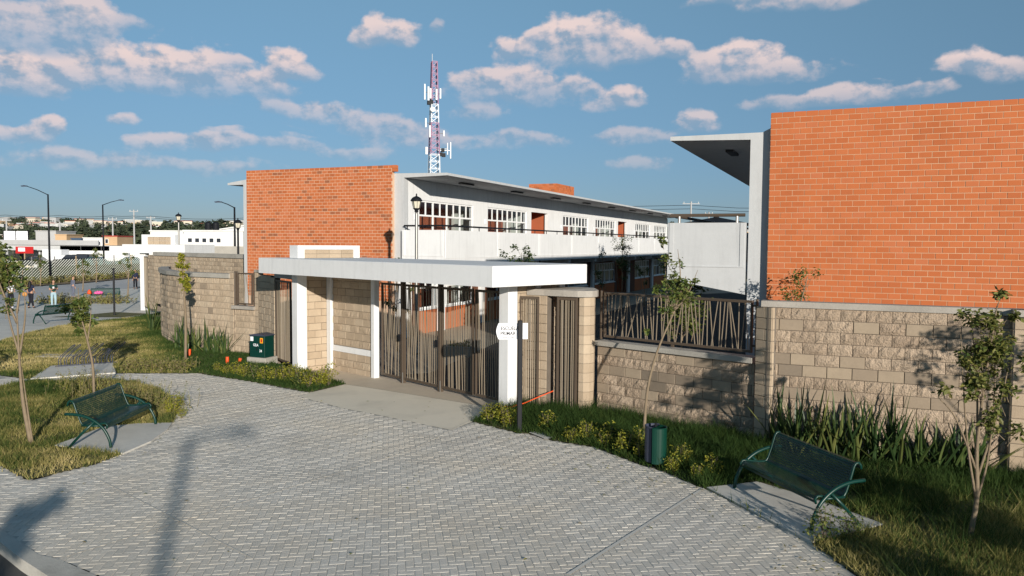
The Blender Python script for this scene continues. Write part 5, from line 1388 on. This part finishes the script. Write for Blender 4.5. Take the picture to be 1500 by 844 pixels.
# woman with long hair, seen from behind
person('woman with long black hair in dark clothes seen from behind', (-30.1, 49.0, zp), R(170), {-1: (.27, .04, 1.12), 1: (.24, .02, 1.10)}, {-1: (.17, -.12, 1.0), 1: (.22, -.08, .92)}, top='cloth_navy', legs='cloth_black', hair='long', step=.10)
bg_ = thing('shoulder_bag', 'round tan shoulder bag at the hip of the long haired woman', 'bag', (-30.32, 48.75, zp + .88), R(20))
MB().lathe([(.02, -.06), (.12, -.05), (.15, 0), (.12, .05), (.02, .06)], 12).build('pouch', mt['leather'], bg_, True).rotation_euler = (R(90), 0, 0)
MB().tube(arc_pts([(-.1, .0, .08), (.02, .06, .38), (.18, .16, .56), (.2, .3, .3), (.1, .1, .06)], 20), .012, 5).build('strap', mt['leather'], bg_)
person('person in a white top and dark trousers half hidden by the left sapling', (-31.3, 48.9, zp), R(60), {-1: (.24, .0, 1.10), 1: (.24, .0, 1.10)}, {-1: (.14, -.2, 1.05), 1: (.14, -.2, 1.05)}, top='cloth_white', legs='cloth_black', shoes='cloth_white', step=.12)
person('person in a navy jacket beside the far white post', (-33.3, 69.3, zp), R(200), dn, dw, top='cloth_navy', legs='cloth_black', sleeves='long', sc=1.02)
person('person in grey blue clothes at the street edge behind the round headed sapling', (-32.6, 58.2, zp), R(150), dn, dw, top='cloth_grey', legs='cloth_grey', sleeves='long', sc=.93)

# ------------------------------------------------------------------ far left: second entrance, walls, fence
E2 = thing('far_gateway', 'far white gateway with flat slab and block filled header at the left', 'gateway', (-22.43, 47.9, -.3), R(-12))
MB().bevbox(-.19, -.19, -.1, .19, .19, 3.40, .01).build('post', mt['white'], E2)
MB().bevbox(-1.15, -.5, 3.40, 3.1, 2.6, 3.92, .01).build('roof_slab', mt['white'], E2)
h = MB(); h.box(-.25, .1, 3.92, .15, .4, 4.52); h.box(1.75, .1, 3.92, 2.05, .4, 4.52); h.box(.15, .1, 4.38, 1.75, .4, 4.52); h.box(.15, .16, 3.921, 1.75, .4, 4.38); h.build('header_frame', mt['white'], E2)
for k in range(4):
    for j in range(2): MB().box(.16 + k * .40, .13, 3.93 + j * .225, .54 + k * .40, .165, 4.14 + j * .225).build('block', mt['block_light'], E2)
gate_leaf('tan slatted iron gate under the far white canopy', (-22.35, 47.7, -.3), (-21.75, 46.9, -.3), .1, 3.2, 7, .004, 'side_gate', bw=.05)
w = thing('far_wall', 'pale block pier beside the far slatted gate', 'wall', (-21.7, 46.8, -.3))
block_run(w, (-21.72, 46.85), (-20.9, 45.9), -.3, 3.0, st_light, .2, .3)
w = thing('far_wall', 'long block wall with concrete cap rising behind the curved wall', 'wall', (-20.5, 45.0, -.2))
block_run(w, (-20.6, 45.2), (-12.6, 38.0), .3, 3.0, st_curve, .2, .3)
coping(w, [(-20.6, 45.2), (-12.6, 38.0)], 3.0, .2, .08, .3, mt['raw_conc'])
w = thing('far_wall', 'plain grey concrete wall above the block wall, below the white building', 'wall', (-22, 55, 0))
MB().box(-.5, 0, 0, 4.2, .25, 3.5).build('panel', mt['raw_conc'], w)
bp_ = thing('sign_post', 'thin black post standing alone at the path edge left of the far white post', 'post', (-22.3, 43.9, -.35))
MB().tube([(0, 0, 0), (0, 0, 2.6)], .055, 8).build('shaft', mt['dark_iron'], bp_); MB().box(-.09, -.09, 2.6, .09, .09, 2.63).build('cap', mt['dark_iron'], bp_)
w = thing('white_wall', 'long white concrete wall behind the parked cars', 'wall', (-67.9, 118, -.3))
for k in range(9): MB().box(k * 3.1, 0, 0, k * 3.1 + 3.08, .25, 3.35 - .0 * k).build('panel', mt['white'], w)
# diagonal-wire fence
fence = thing('wire_fence', 'wire fence with pale diagonal lacing along the far verge', 'fence', (-50.0, 71.0, -.45), math.atan2(26.2, -1.0))
FL = 0
f0, f1 = Vector((-50.5, 66.5, 0)), Vector((-46.2, 104, 0)); FL = (f1 - f0).length; fence.location = (f0.x, f0.y, -.45); fence.rotation_euler = (0, 0, rotz_of(f1 - f0))
fence2_len = FL
MB().add([(0, .012, 0), (FL, .012, 0), (FL, .012, 1.5), (0, .012, 1.5)], [(0, 1, 2, 3)]).build('mesh_panel', mt['tarp'], fence)
m = MB(); x = -3.4
while x < FL:
    a, b_ = max(x, 0), min(x + 3.4, FL)
    m.bar((a, 0, (a - x) * .66), (b_, 0, (b_ - x) * .66), .085, .02); x += .44
kind(m.build('lacing', mt['wire'], fence), 'stuff')
for k in range(int(FL / 3.4) + 1): MB().tube([(k * 3.4, .02, 0), (k * 3.4, .02, 2.6)], .06, 6).build('post', mt['wood' if k % 3 == 0 else 'steel'], fence)


# ------------------------------------------------------------------ vehicles (seen over the fence)
def car(label, loc, rot, mat, body='sedan', group='cars parked before the white wall'):
    r = thing('parked_car', label, 'car', loc, rot, group)
    if body == 'sedan':
        low = [(-2.1, .35), (2.1, .35), (2.15, .6), (2.05, .85), (1.1, .95), (-1.3, .98), (-2.05, .92), (-2.15, .6)]; cab = [(1.05, .94), (.45, 1.42), (-.7, 1.46), (-1.45, .97)]
    else:
        low = [(-2.6, .5), (2.6, .5), (2.65, .85), (2.5, 1.15), (1.3, 1.22), (-2.6, 1.15)]; cab = [(1.35, 1.2), (.75, 1.82), (-.7, 1.85), (-.75, 1.95), (-2.55, 1.93), (-2.6, 1.15)]
    MB().xprism(low, -.88, .88).build('body', mt[mat], r)
    m = MB(); n = len(cab); vs = [(x, -.80 if z < 1.3 else -.66, z) for x, z in cab] + [(x, .80 if z < 1.3 else .66, z) for x, z in cab]
    m.add(vs, [tuple(range(n)), tuple(reversed(range(n, 2 * n)))] + [((i + 1) % n, i, n + i, n + (i + 1) % n) for i in range(n)]); m.build('cabin', mt[mat], r)
    g_ = MB()
    xs = [c[0] for c in cab]; zb, ztp = min(c[1] for c in cab) + .07, max(c[1] for c in cab) - .10
    for sg_ in (-1, 1):
        g_.add([(max(xs) - .32, sg_ * .785, zb), (min(xs) + .35, sg_ * .785, zb), (min(xs) + .75 if body == 'sedan' else min(xs) + .3, sg_ * .69, ztp), (max(xs) - .72, sg_ * .69, ztp)], [(0, 1, 2, 3)])
    g_.build('side_window', mt['win_dark'], r)
    for x in (-1.35, 1.35):
        for y in (-.8, .8):
            MB().tube([(x, y - .1, .33), (x, y + .1, .33)], .33, 12).build('wheel', mt['rubber'], r)
    return r


car('black pickup with a covered bed parked before the white wall', (-62.5, 112, .0), R(180), 'car_black', 'pickup')
for k, (x, lb) in enumerate(((-57.6, 'dark green car right of the black pickup'), (-53.2, 'dark green car in the middle of the row before the white wall'), (-49.4, 'dark green car at the right end of the row near the far gateway'), (-66.5, 'dark car left of the black pickup'))):
    car(lb, (x, 109 + k % 2, .15), R(5), 'car_green' if k < 3 else 'car_black')
car('dark blue car at the far left behind the fence', (-72.5, 104, .25), R(3), 'car_black')
tk = thing('box_truck', 'white box truck parked left of the long white wall', 'truck', (-65.4, 113, -.2), R(0))
MB().box(-1.6, -1, .8, 1.1, 1, 2.75).build('cargo_box', mt['car_white'], tk); MB().box(1.12, -.95, .5, 2.2, .95, 1.9).build('cab', mt['car_white'], tk); MB().box(1.4, -.97, 1.15, 2.0, -.955, 1.75).build('window', mt['win_dark'], tk)
for x in (-1.0, 1.6):
    for y in (-.85, .85): MB().tube([(x, y - .12, .4), (x, y + .12, .4)], .4, 12).build('wheel', mt['rubber'], tk)
rs = thing('warning_board', 'red and white board on a timber post beyond the fence at the far left', 'sign', (-72.0, 116, 0))
MB().box(-1.3, -.05, 1.9, 1.3, .05, 2.9).build('board', mt['car_red'], rs); MB().box(-.9, -.07, 2.2, .1, -.052, 2.75).build('white_mark', mt['sign_white'], rs); MB().box(-.08, -.04, 0, .08, .04, 1.9).build('post', mt['wood'], rs)

# ------------------------------------------------------------------ far buildings
def far_box(name, label, cat, x, y, z0, w, d, h, mat, wins=(), roof=None, rot=0):
    r = thing(name, label, cat, (x, y, z0), rot)
    MB().box(-w / 2, 0, 0, w / 2, d, h).build('wall', mt[mat], r)
    MB().box(-w / 2 - .1, -.1, h, w / 2 + .1, d + .1, h + .15).build('roof', mt[roof or mat], r)
    for (a, b_, c, e) in wins:
        fr = MB().box(a - .06, -.05, c - .06, b_ + .06, .02, e + .06).build('window', mt['white_frame'], r)
        MB().box(a, -.065, c, b_, -.04, e).build('pane', mt['win_dark'], fr)
    return r


wb = far_box('white_building', 'long white building with a row of small square windows and black tanks', 'building', -34.2, 90, 0, 6.8, 7, 5.0, 'h_white', [(-2.9 + k * .82, -2.45 + k * .82, 3.75, 4.2) for k in range(5)])
far_box('white_building', 'blank white block at the left of the building with small windows', 'building', -39.4, 91, 0, 5.0, 6, 4.95, 'h_white', [(-1.2, -.9, 4.2, 4.4), (-.7, -.4, 4.2, 4.4)])
rb_ = thing('white_hall', 'white hall with a low sloped roof behind the black tanks', 'building', (-33.0, 97, 0)); MB().xprism([(-3.6, 0), (6, 0), (6, 5.9), (1.8, 6.0), (-3.6, 5.2)], 0, 6).build('wall', mt['h_white'], rb_)
MB().xprism([(-3.9, 5.15), (1.8, 6.02), (6.2, 5.92), (6.2, 6.05), (1.8, 6.16), (-3.9, 5.28)], -.3, 6.3).build('roof', mt['h_white'], rb_)
for k, (x, lb) in enumerate(((-35.15, 'left black rooftop water tank on the white building'), (-34.3, 'right black rooftop water tank on the white building'))):
    tk = MB().lathe([(.36, 0), (.4, .1), (.38, .35), (.4, .4), (.38, .65), (.40, .7), (.3, .85), (.12, .95), (.1, 1.0)], 12).build('water_tank', mt['dark_iron'], None, True, (x, 91, 5.16)); tag(tk, lb, 'water tank')
ov = thing('overpass', 'grey road overpass deck at the far left', 'bridge', (-62, 118, 0))
MB().box(-45, 0, 2.35, 1.5, 6, 3.15).build('deck', mt['grey_conc'], ov); MB().box(-45, -.3, 3.15, 0, 0, 3.9).build('parapet', mt['h_grey'], ov)
for x in (-40, -30, -20, -10, -1): MB().box(x - .5, 1, -.5, x + .5, 5, 2.35).build('pier', mt['grey_conc'], ov)
far_box('low_building', 'cream low building under the overpass at the far left', 'building', -76, 126, -.5, 8, 5, 3.4, 'h_cream', [(-3, -2, 1.2, 2.6), (1, 2.4, 1.2, 2.6)])
far_box('low_building', 'white low building with a dark doorway under the overpass', 'building', -69.3, 125, -.5, 5, 5, 3.3, 'h_white', [(-1.6, -.8, .4, 2.4), (.6, 1.2, 1.4, 2.4)])
bb = thing('billboard', 'double white billboard panel in a dark frame above the overpass', 'billboard', (-82.0, 130, 0))
for x in (-2.0, 0.02):
    for j in range(3): MB().box(x, -.05, 3.5 + j * .62, x + 1.9, .05, 4.1 + j * .62).build('panel', mt['sign_white'], bb)
for x in (-2.15, -.09, 1.95): MB().box(x, -.1, 0, x + .12, .1, 5.5).build('post', mt['dark_iron'], bb)
far_box('concrete_building', 'grey unfinished concrete building right of the white billboard', 'building', -78.3, 132, 0, 3.4, 6, 5.35, 'h_grey')
far_box('tan_building', 'small tan block left of the dark shop sign', 'building', -75.2, 131, 0, 1.9, 5, 4.75, 'h_tan')
far_box('shop', 'white shop front with a red stripe behind the yellow road sign', 'shop', -64.8, 122, 0, 3.6, 5, 4.2, 'h_white', [(-.8, .9, 3.2, 3.7)], 'h_white')
far_box('shop', 'dark blue shop board left of the yellow road sign', 'shop', -67.4, 121.5, 0, 1.5, 2, 4.1, 'h_blue')
far_box('tan_building', 'tan and ochre building right of the white shop', 'building', -61.9, 121, 0, 2.2, 5, 4.5, 'h_tan', [(-.7, -.3, 3.5, 4.1)], 'h_red')
ys = thing('road_sign', 'yellow diamond road sign before the dark shop board', 'sign', (-65.9, 119.5, 0))
MB().add([(0, 0, 3.05), (.42, 0, 3.47), (0, 0, 3.89), (-.42, 0, 3.47), (0, .04, 3.05), (.42, .04, 3.47), (0, .04, 3.89), (-.42, .04, 3.47)], [(0, 1, 2, 3), (7, 6, 5, 4), (0, 4, 5, 1), (1, 5, 6, 2), (2, 6, 7, 3), (3, 7, 4, 0)]).build('panel', mt['yellow_st'], ys); MB().tube([(0, .06, 0), (0, .06, 3.3)], .05, 6).build('post', mt['steel'], ys)
# utility poles and wires
def pole(label, x, y, h, mat='h_grey', wide=1.6):
    r = thing('utility_pole', label, 'utility pole', (x, y, 0), 0, 'utility poles'); MB().tube([(0, 0, 0), (0, 0, h)], [.18, .11], 8).build('shaft', mt[mat], r)
    MB().box(-wide / 2, -.05, h - .35, wide / 2, .05, h - .25).build('crossarm', mt['h_grey'], r)
    for k in (-1, 0, 1): MB().lathe([(.03, h - .25), (.05, h - .15), (.03, h - .02)], 6, (k * wide * .42, 0)).build('insulator', mt['h_white'], r)
    return r
pole('utility pole left of the tallest one above the tree line', -71.1, 140, 8.0); pole('tallest pale utility pole above the dark trees', -67.3, 140, 9.4); pole('utility pole right of the tallest one', -64.3, 140, 8.3)
pole('utility pole near the white billboard', -80.5, 140, 7.2); pole('utility pole at the left edge beyond the billboard', -90.0, 140, 7.6)
pole('utility pole seen in the gap between the two schools', 24.9, 110, 9.9, wide=2.4); pole('pole left of the lamp beside the white hall', -47.5, 150, 8.9)
pole('pole with crossarm just left of the brick end wall', -45.6, 150, 8.4); pole('small pole right in the gap between the schools', 27.9, 112, 8.6, wide=1.2)
wr = MB()
for z_, y_ in ((8.3, 139.8), (8.0, 140.3)):
    for x0, x1 in zip((-110, -90, -80.5, -71.1, -67.3, -64.3, -45, -20), (-90, -80.5, -71.1, -67.3, -64.3, -45, -20, 10)):
        wr.tube([(x0 + (x1 - x0) * t_, y_, z_ - .5 * (4 * t_ * (1 - t_)) * min(1, (x1 - x0) / 20)) for t_ in np.linspace(0, 1, 6)], .03, 4, False)
for z_ in (9.4, 8.9): wr.tube([(8, 111, z_ - .3), (16, 111, z_ - .2), (24.9, 110, z_), (32, 112, z_ - .25), (40, 113, z_ - .2)], .03, 4, False)
tag(wr.build('power_line', mt['dark_iron']), 'sagging overhead power lines strung between the utility poles', 'power line')
gz = thing('shade_roof', 'dark low hipped shade roof with a finial beyond the railing, between the schools', 'roof', (24.0, 92, 0))
MB().add([(-3.6, -2, 6.5), (4.4, -2, 6.15), (4.4, 2, 6.15), (-3.6, 2, 6.5), (-.2, 0, 7.15)], [(0, 1, 4), (1, 2, 4), (2, 3, 4), (3, 0, 4), (3, 2, 1, 0)]).build('roof', mt['dark_iron'], gz)
MB().lathe([(.3, 7.0), (.35, 7.25), (.1, 7.45)], 8, (-.2, 0)).build('finial', mt['dark_iron'], gz)
for x in (-3, 3.8): MB().tube([(x, 0, 0), (x, 0, 6.3)], .12, 8).build('post', mt['dark_iron'], gz)

# ------------------------------------------------------------------ radio mast
TW = thing('radio_mast', 'red and white lattice radio mast behind the school roof', 'radio mast', (-14.95, 150, 0), R(20))
H_ = 38.0
def half(z): return 1.28 - (1.28 - .46) * z / H_
unit_w = {k: MB().box(-.5, -.5, 0, .5, .5, 1).mesh('brace', mt[k]) for k in ('tower_white', 'tower_red')}
def tcol(z): return 'tower_red' if (z > 30.3 or 21.0 < z < 26.6 or 8 < z < 13) else 'tower_white'
cor = [(-1, -1), (1, -1), (1, 1), (-1, 1)]
lv = [0]; 
while lv[-1] < H_ - .8: lv.append(lv[-1] + max(1.15, half(lv[-1]) * 1.5))
lv[-1] = H_
for z0, z1 in zip(lv, lv[1:]):
    h0, h1 = half(z0), half(z1); me_ = unit_w[tcol((z0 + z1) / 2)]
    for i in range(4):
        a, b_ = cor[i], cor[(i + 1) % 4]
        bar_obj(TW, (a[0] * h0, a[1] * h0, z0), (a[0] * h1, a[1] * h1, z1), .15, .15, 'mast_leg', me_)
        bar_obj(TW, (a[0] * h0, a[1] * h0, z0), (b_[0] * h1, b_[1] * h1, z1), .09, .09, 'brace', me_)
        bar_obj(TW, (a[0] * h1, a[1] * h1, z1), (b_[0] * h1, b_[1] * h1, z1), .08, .08, 'strut', me_)
for (x, z, l_, w_) in ((-2.1, 30.6, 3.4, .42), (-1.4, 30.5, 3.0, .5), (.15, 30.7, 2.4, .5), (-1.0, 30.9, 2.2, .5), (.9, 31, 2.2, .45), (-1.9, 25.5, 2.0, .45), (-1.1, 23.7, 2.6, .45), (1.6, 24.0, 1.3, .4), (2.9, 19.9, 3.6, .35), (2.3, 20.6, 2.6, .3), (-1.75, 20.5, 1.6, .7), (-1.9, 12.9, 2.8, .7), (2.5, 12.8, 2.9, .45)):
    w_ *= .62; l_ *= .85
    an = MB().box(x - w_ / 2, -1.2, z, x + w_ / 2, -1.0, z + l_).build('panel_antenna', mt['antenna'], TW)
    MB().bar((x, -1.0, z + l_ * .5), (max(-.6, min(.6, x)), -.5, z + l_ * .5), .1).build('bracket', mt['steel'], an)
for (x, z, r_, d) in ((-2.6, 11.7, .75, -1), (1.1, 11.4, .45, 1), (-.6, 28.9, .5, 1)):
    o_ = MB().lathe([(.1, -.35), (r_, 0), (r_ * .96, .12), (.1, .15)], 14).build('dish', mt['antenna'], TW, False, (x, -1.2, z)); o_.rotation_euler = (R(90), R(20 * d), 0)
MB().tube([(-.4, 0, H_ - .3), (-.4, 0, H_ + 1.4)], .04, 5).build('lightning_rod', mt['steel'], TW)
for (x, z) in ((1.1, 20.3), (1.7, 20.2), (1.5, 21.1), (-1.2, 29.8), (-.7, 30.0)): MB().box(x - .3, -.9, z, x + .3, -.4, z + .7).build('radio_unit', mt['dark_iron'], TW)


# ------------------------------------------------------------------ distant trees, hillside town
def far_crown(w, h, n, size, seed, mat='leaf_far', tall=False):
    random.seed(seed); m = MB(); cs = []
    for _ in range(9):
        a = random.uniform(0, 6.28); q = random.uniform(0, .62); cs.append(((w * .5 * q * math.cos(a), w * .5 * q * math.sin(a), h * random.uniform(.38, .86)), (w * .26, w * .26, h * .17)))
    for _ in range(n):
        c, rr = random.choice(cs); v = Vector((random.gauss(0, 1), random.gauss(0, 1), random.gauss(0, 1))).normalized() * random.uniform(.6, 1.05)
        p = Vector(c) + Vector((v.x * rr[0], v.y * rr[1], v.z * rr[2])); nn = (v + Vector((random.gauss(0, .5), random.gauss(0, .5), .3))).normalized()
        a = nn.orthogonal().normalized() * size * random.uniform(.6, 1.2); b_ = nn.cross(a).normalized() * size * random.uniform(.6, 1.2)
        m.add([p - a, p - b_ * .8, p + a, p + b_], [(0, 1, 2, 3)])
    return m.mesh('crown', mt[mat])


crowns = [far_crown(1, 1, 420, .055, 100 + k) for k in range(5)]
trunk_me = MB().tube([(0, 0, 0), (.01, 0, .3), (0, 0, .6)], [.035, .025, .012], 6).mesh('trunk', mt['bark_dark'])
random.seed(77)
def far_tree(label, x, y, z, w, h, group):
    r = thing('tree', label, 'tree', (x, y, z), random.uniform(0, 6), group); link('crown', random.choice(crowns), r, None, None, (w, w, h)); link('trunk', trunk_me, r, None, None, (w, w, h)); return r


def hz_at(px): return (px - 750) / 1150
for k in range(58):
    px = 52 + k * 5.4 + random.uniform(-4, 4); y = random.uniform(150, 235); x = hz_at(px) * y
    if (px < 92 and random.random() < .65) or (px > 128 and px < 165 and random.random() < .5): continue
    top = 3.8 + y * (random.uniform(10, 21) if px < 165 else random.uniform(15, 27)) / 1150
    far_tree('dark tree in the belt behind the low shops at the far left', x, y, -.5, random.uniform(7, 12), top + 1.2, 'dark trees behind the shops')
for (px, y, h, w) in ((45, 240, 10.5, 8), (52, 250, 9.5, 8), (118, 300, 14, 5), (126, 310, 13, 4.5), (292, 290, 12.5, 7), (305, 300, 13, 8), (325, 300, 13.2, 6), (20, 260, 8, 8)):
    far_tree({45: 'round topped tall tree right of the white billboard', 52: 'tall dark tree left of the tall street lamp', 118: 'slim tall tree above the shops', 126: 'second slim tall tree above the shops', 292: 'tall tree above the white building', 305: 'widest tall tree behind the black water tanks', 325: 'slim tall tree left of the brick end wall', 20: 'low broad tree at the left edge behind the billboard'}[px], hz_at(px) * y, y, -.5, w, h, 'tall trees above the belt')
# hill
hx_ = np.linspace(-1500, 1500, 61); hy_ = np.linspace(330, 1500, 24)
def hill_z(x, y): return (-2 + 30 * ss(330, 980, np.asarray(y, float))) * (.86 + .10 * np.sin(np.asarray(x) * .006 + 1) + .05 * np.sin(np.asarray(x) * .021))
b = MB(); vs = [(x, y, float(hill_z(x, y))) for y in hy_ for x in hx_]
b.add(vs, [(j * 61 + i, j * 61 + i + 1, (j + 1) * 61 + i + 1, (j + 1) * 61 + i) for j in range(23) for i in range(60)])
kind(b.build('hill', mt['hillside'], None, True), 'structure')
hm = ['h_white', 'h_white', 'h_cream', 'h_grey', 'h_pink', 'h_white', 'h_tan']
hmesh = []
for k in range(10):
    w_, d_, h_ = random.uniform(8, 15), random.uniform(6, 10), random.choice((5.8, 6.2, 8.4)); m1 = MB().box(-w_ / 2, 0, -2, w_ / 2, d_, h_).mesh('wall', mt[random.choice(hm)])
    m2 = MB(); 
    for j in range(int(w_ / 2.6)):
        for fl in range(1 if h_ < 4 else 2): m2.box(-w_ / 2 + .8 + j * 2.6, -.06, 1.0 + fl * 2.8, -w_ / 2 + 2.0 + j * 2.6, .03, 2.3 + fl * 2.8)
    hmesh.append((m1, m2.mesh('window', mt['win_dark']), MB().box(-w_ / 2 - .2, -.2, h_, w_ / 2 + .2, d_ + .2, h_ + .3).mesh('roof', mt[random.choice(['h_grey', 'h_white', 'h_red', 'h_cream'])])))
for k in range(200):
    px = random.uniform(-40, 400) if k < 165 else random.uniform(400, 1500); y = random.uniform(380, 1000); x = hz_at(px) * y
    r = thing('hill_house', 'small pale flat roofed house among trees on the far hillside', 'house', (x, y, float(hill_z(x, y)) - .3), random.uniform(-.5, .5), 'houses on the far hillside')
    a, b_, c = random.choice(hmesh); link('wall', a, r); link('window', b_, r); link('roof', c, r)
for k in range(290):
    px = random.uniform(-40, 400) if k < 250 else random.uniform(400, 1500); y = random.uniform(360, 1020); x = hz_at(px) * y; h = random.uniform(5, 10)
    far_tree('dark tree among the houses on the far hillside', x, y, float(hill_z(x, y)) - .3, h * random.uniform(.9, 1.5), h, 'trees on the far hillside')
# verge plants and thin street trees along the far fence
random.seed(5)
for k, (px, y, h, lb) in enumerate(((58, 74, 3.2, 'thin bare street tree left of the tall lamp at the fence'), (140, 80, 4.0, 'forked bare street tree before the diagonal fence'), (120, 66, 3.0, 'small leafy street tree right of the tall lamp'), (186, 60, 3.6, 'slim street tree near the person in the navy jacket'))):
    tree(lb, (hz_at(px) * y, y), .01, [[(0, 0), (8, h * 45), (0, h * 90)], [(6, h * 40), (50, h * 75)], [(6, h * 40), (-45, h * 80)]], [(0, h * 80, 45, h * 18, 90), (20, h * 60, 45, h * 12, 40)], .16, 'leaf', name='street_tree', group='thin street trees along the far road', z=-.45, r0=.06)
wm = MB()
for _ in range(900):
    f = random.random(); q = Vector((-47.6, 70, -.5)).lerp(Vector((-45.2, 100, -.5)), f) + Vector((random.gauss(0, .5), 0, 0)); tp = q + Vector((random.gauss(0, .2), random.gauss(0, .2), random.uniform(.2, .8)))
    wm.tube([q, tp], [.02, .01], 3, False)
    for _ in range(3): one_leaf(wm, q.lerp(tp, random.uniform(.3, 1)), .25)
kind(wm.build('verge_weeds', mt['weed']), 'stuff')
wm = MB()
for cx_, cy_ in ((-27.6, 53.4), (-30.4, 53.0)):
    for _ in range(160):
        q = Vector((cx_ + random.gauss(0, .8), cy_ + random.gauss(0, .5), zp)); tp = q + Vector((random.gauss(0, .2), random.gauss(0, .2), random.uniform(.2, .7))); wm.tube([q, tp], [.015, .008], 3, False)
        for _ in range(3): one_leaf(wm, q.lerp(tp, random.uniform(.3, 1)), .16)
kind(wm.build('path_weeds', mt['weed']), 'stuff')
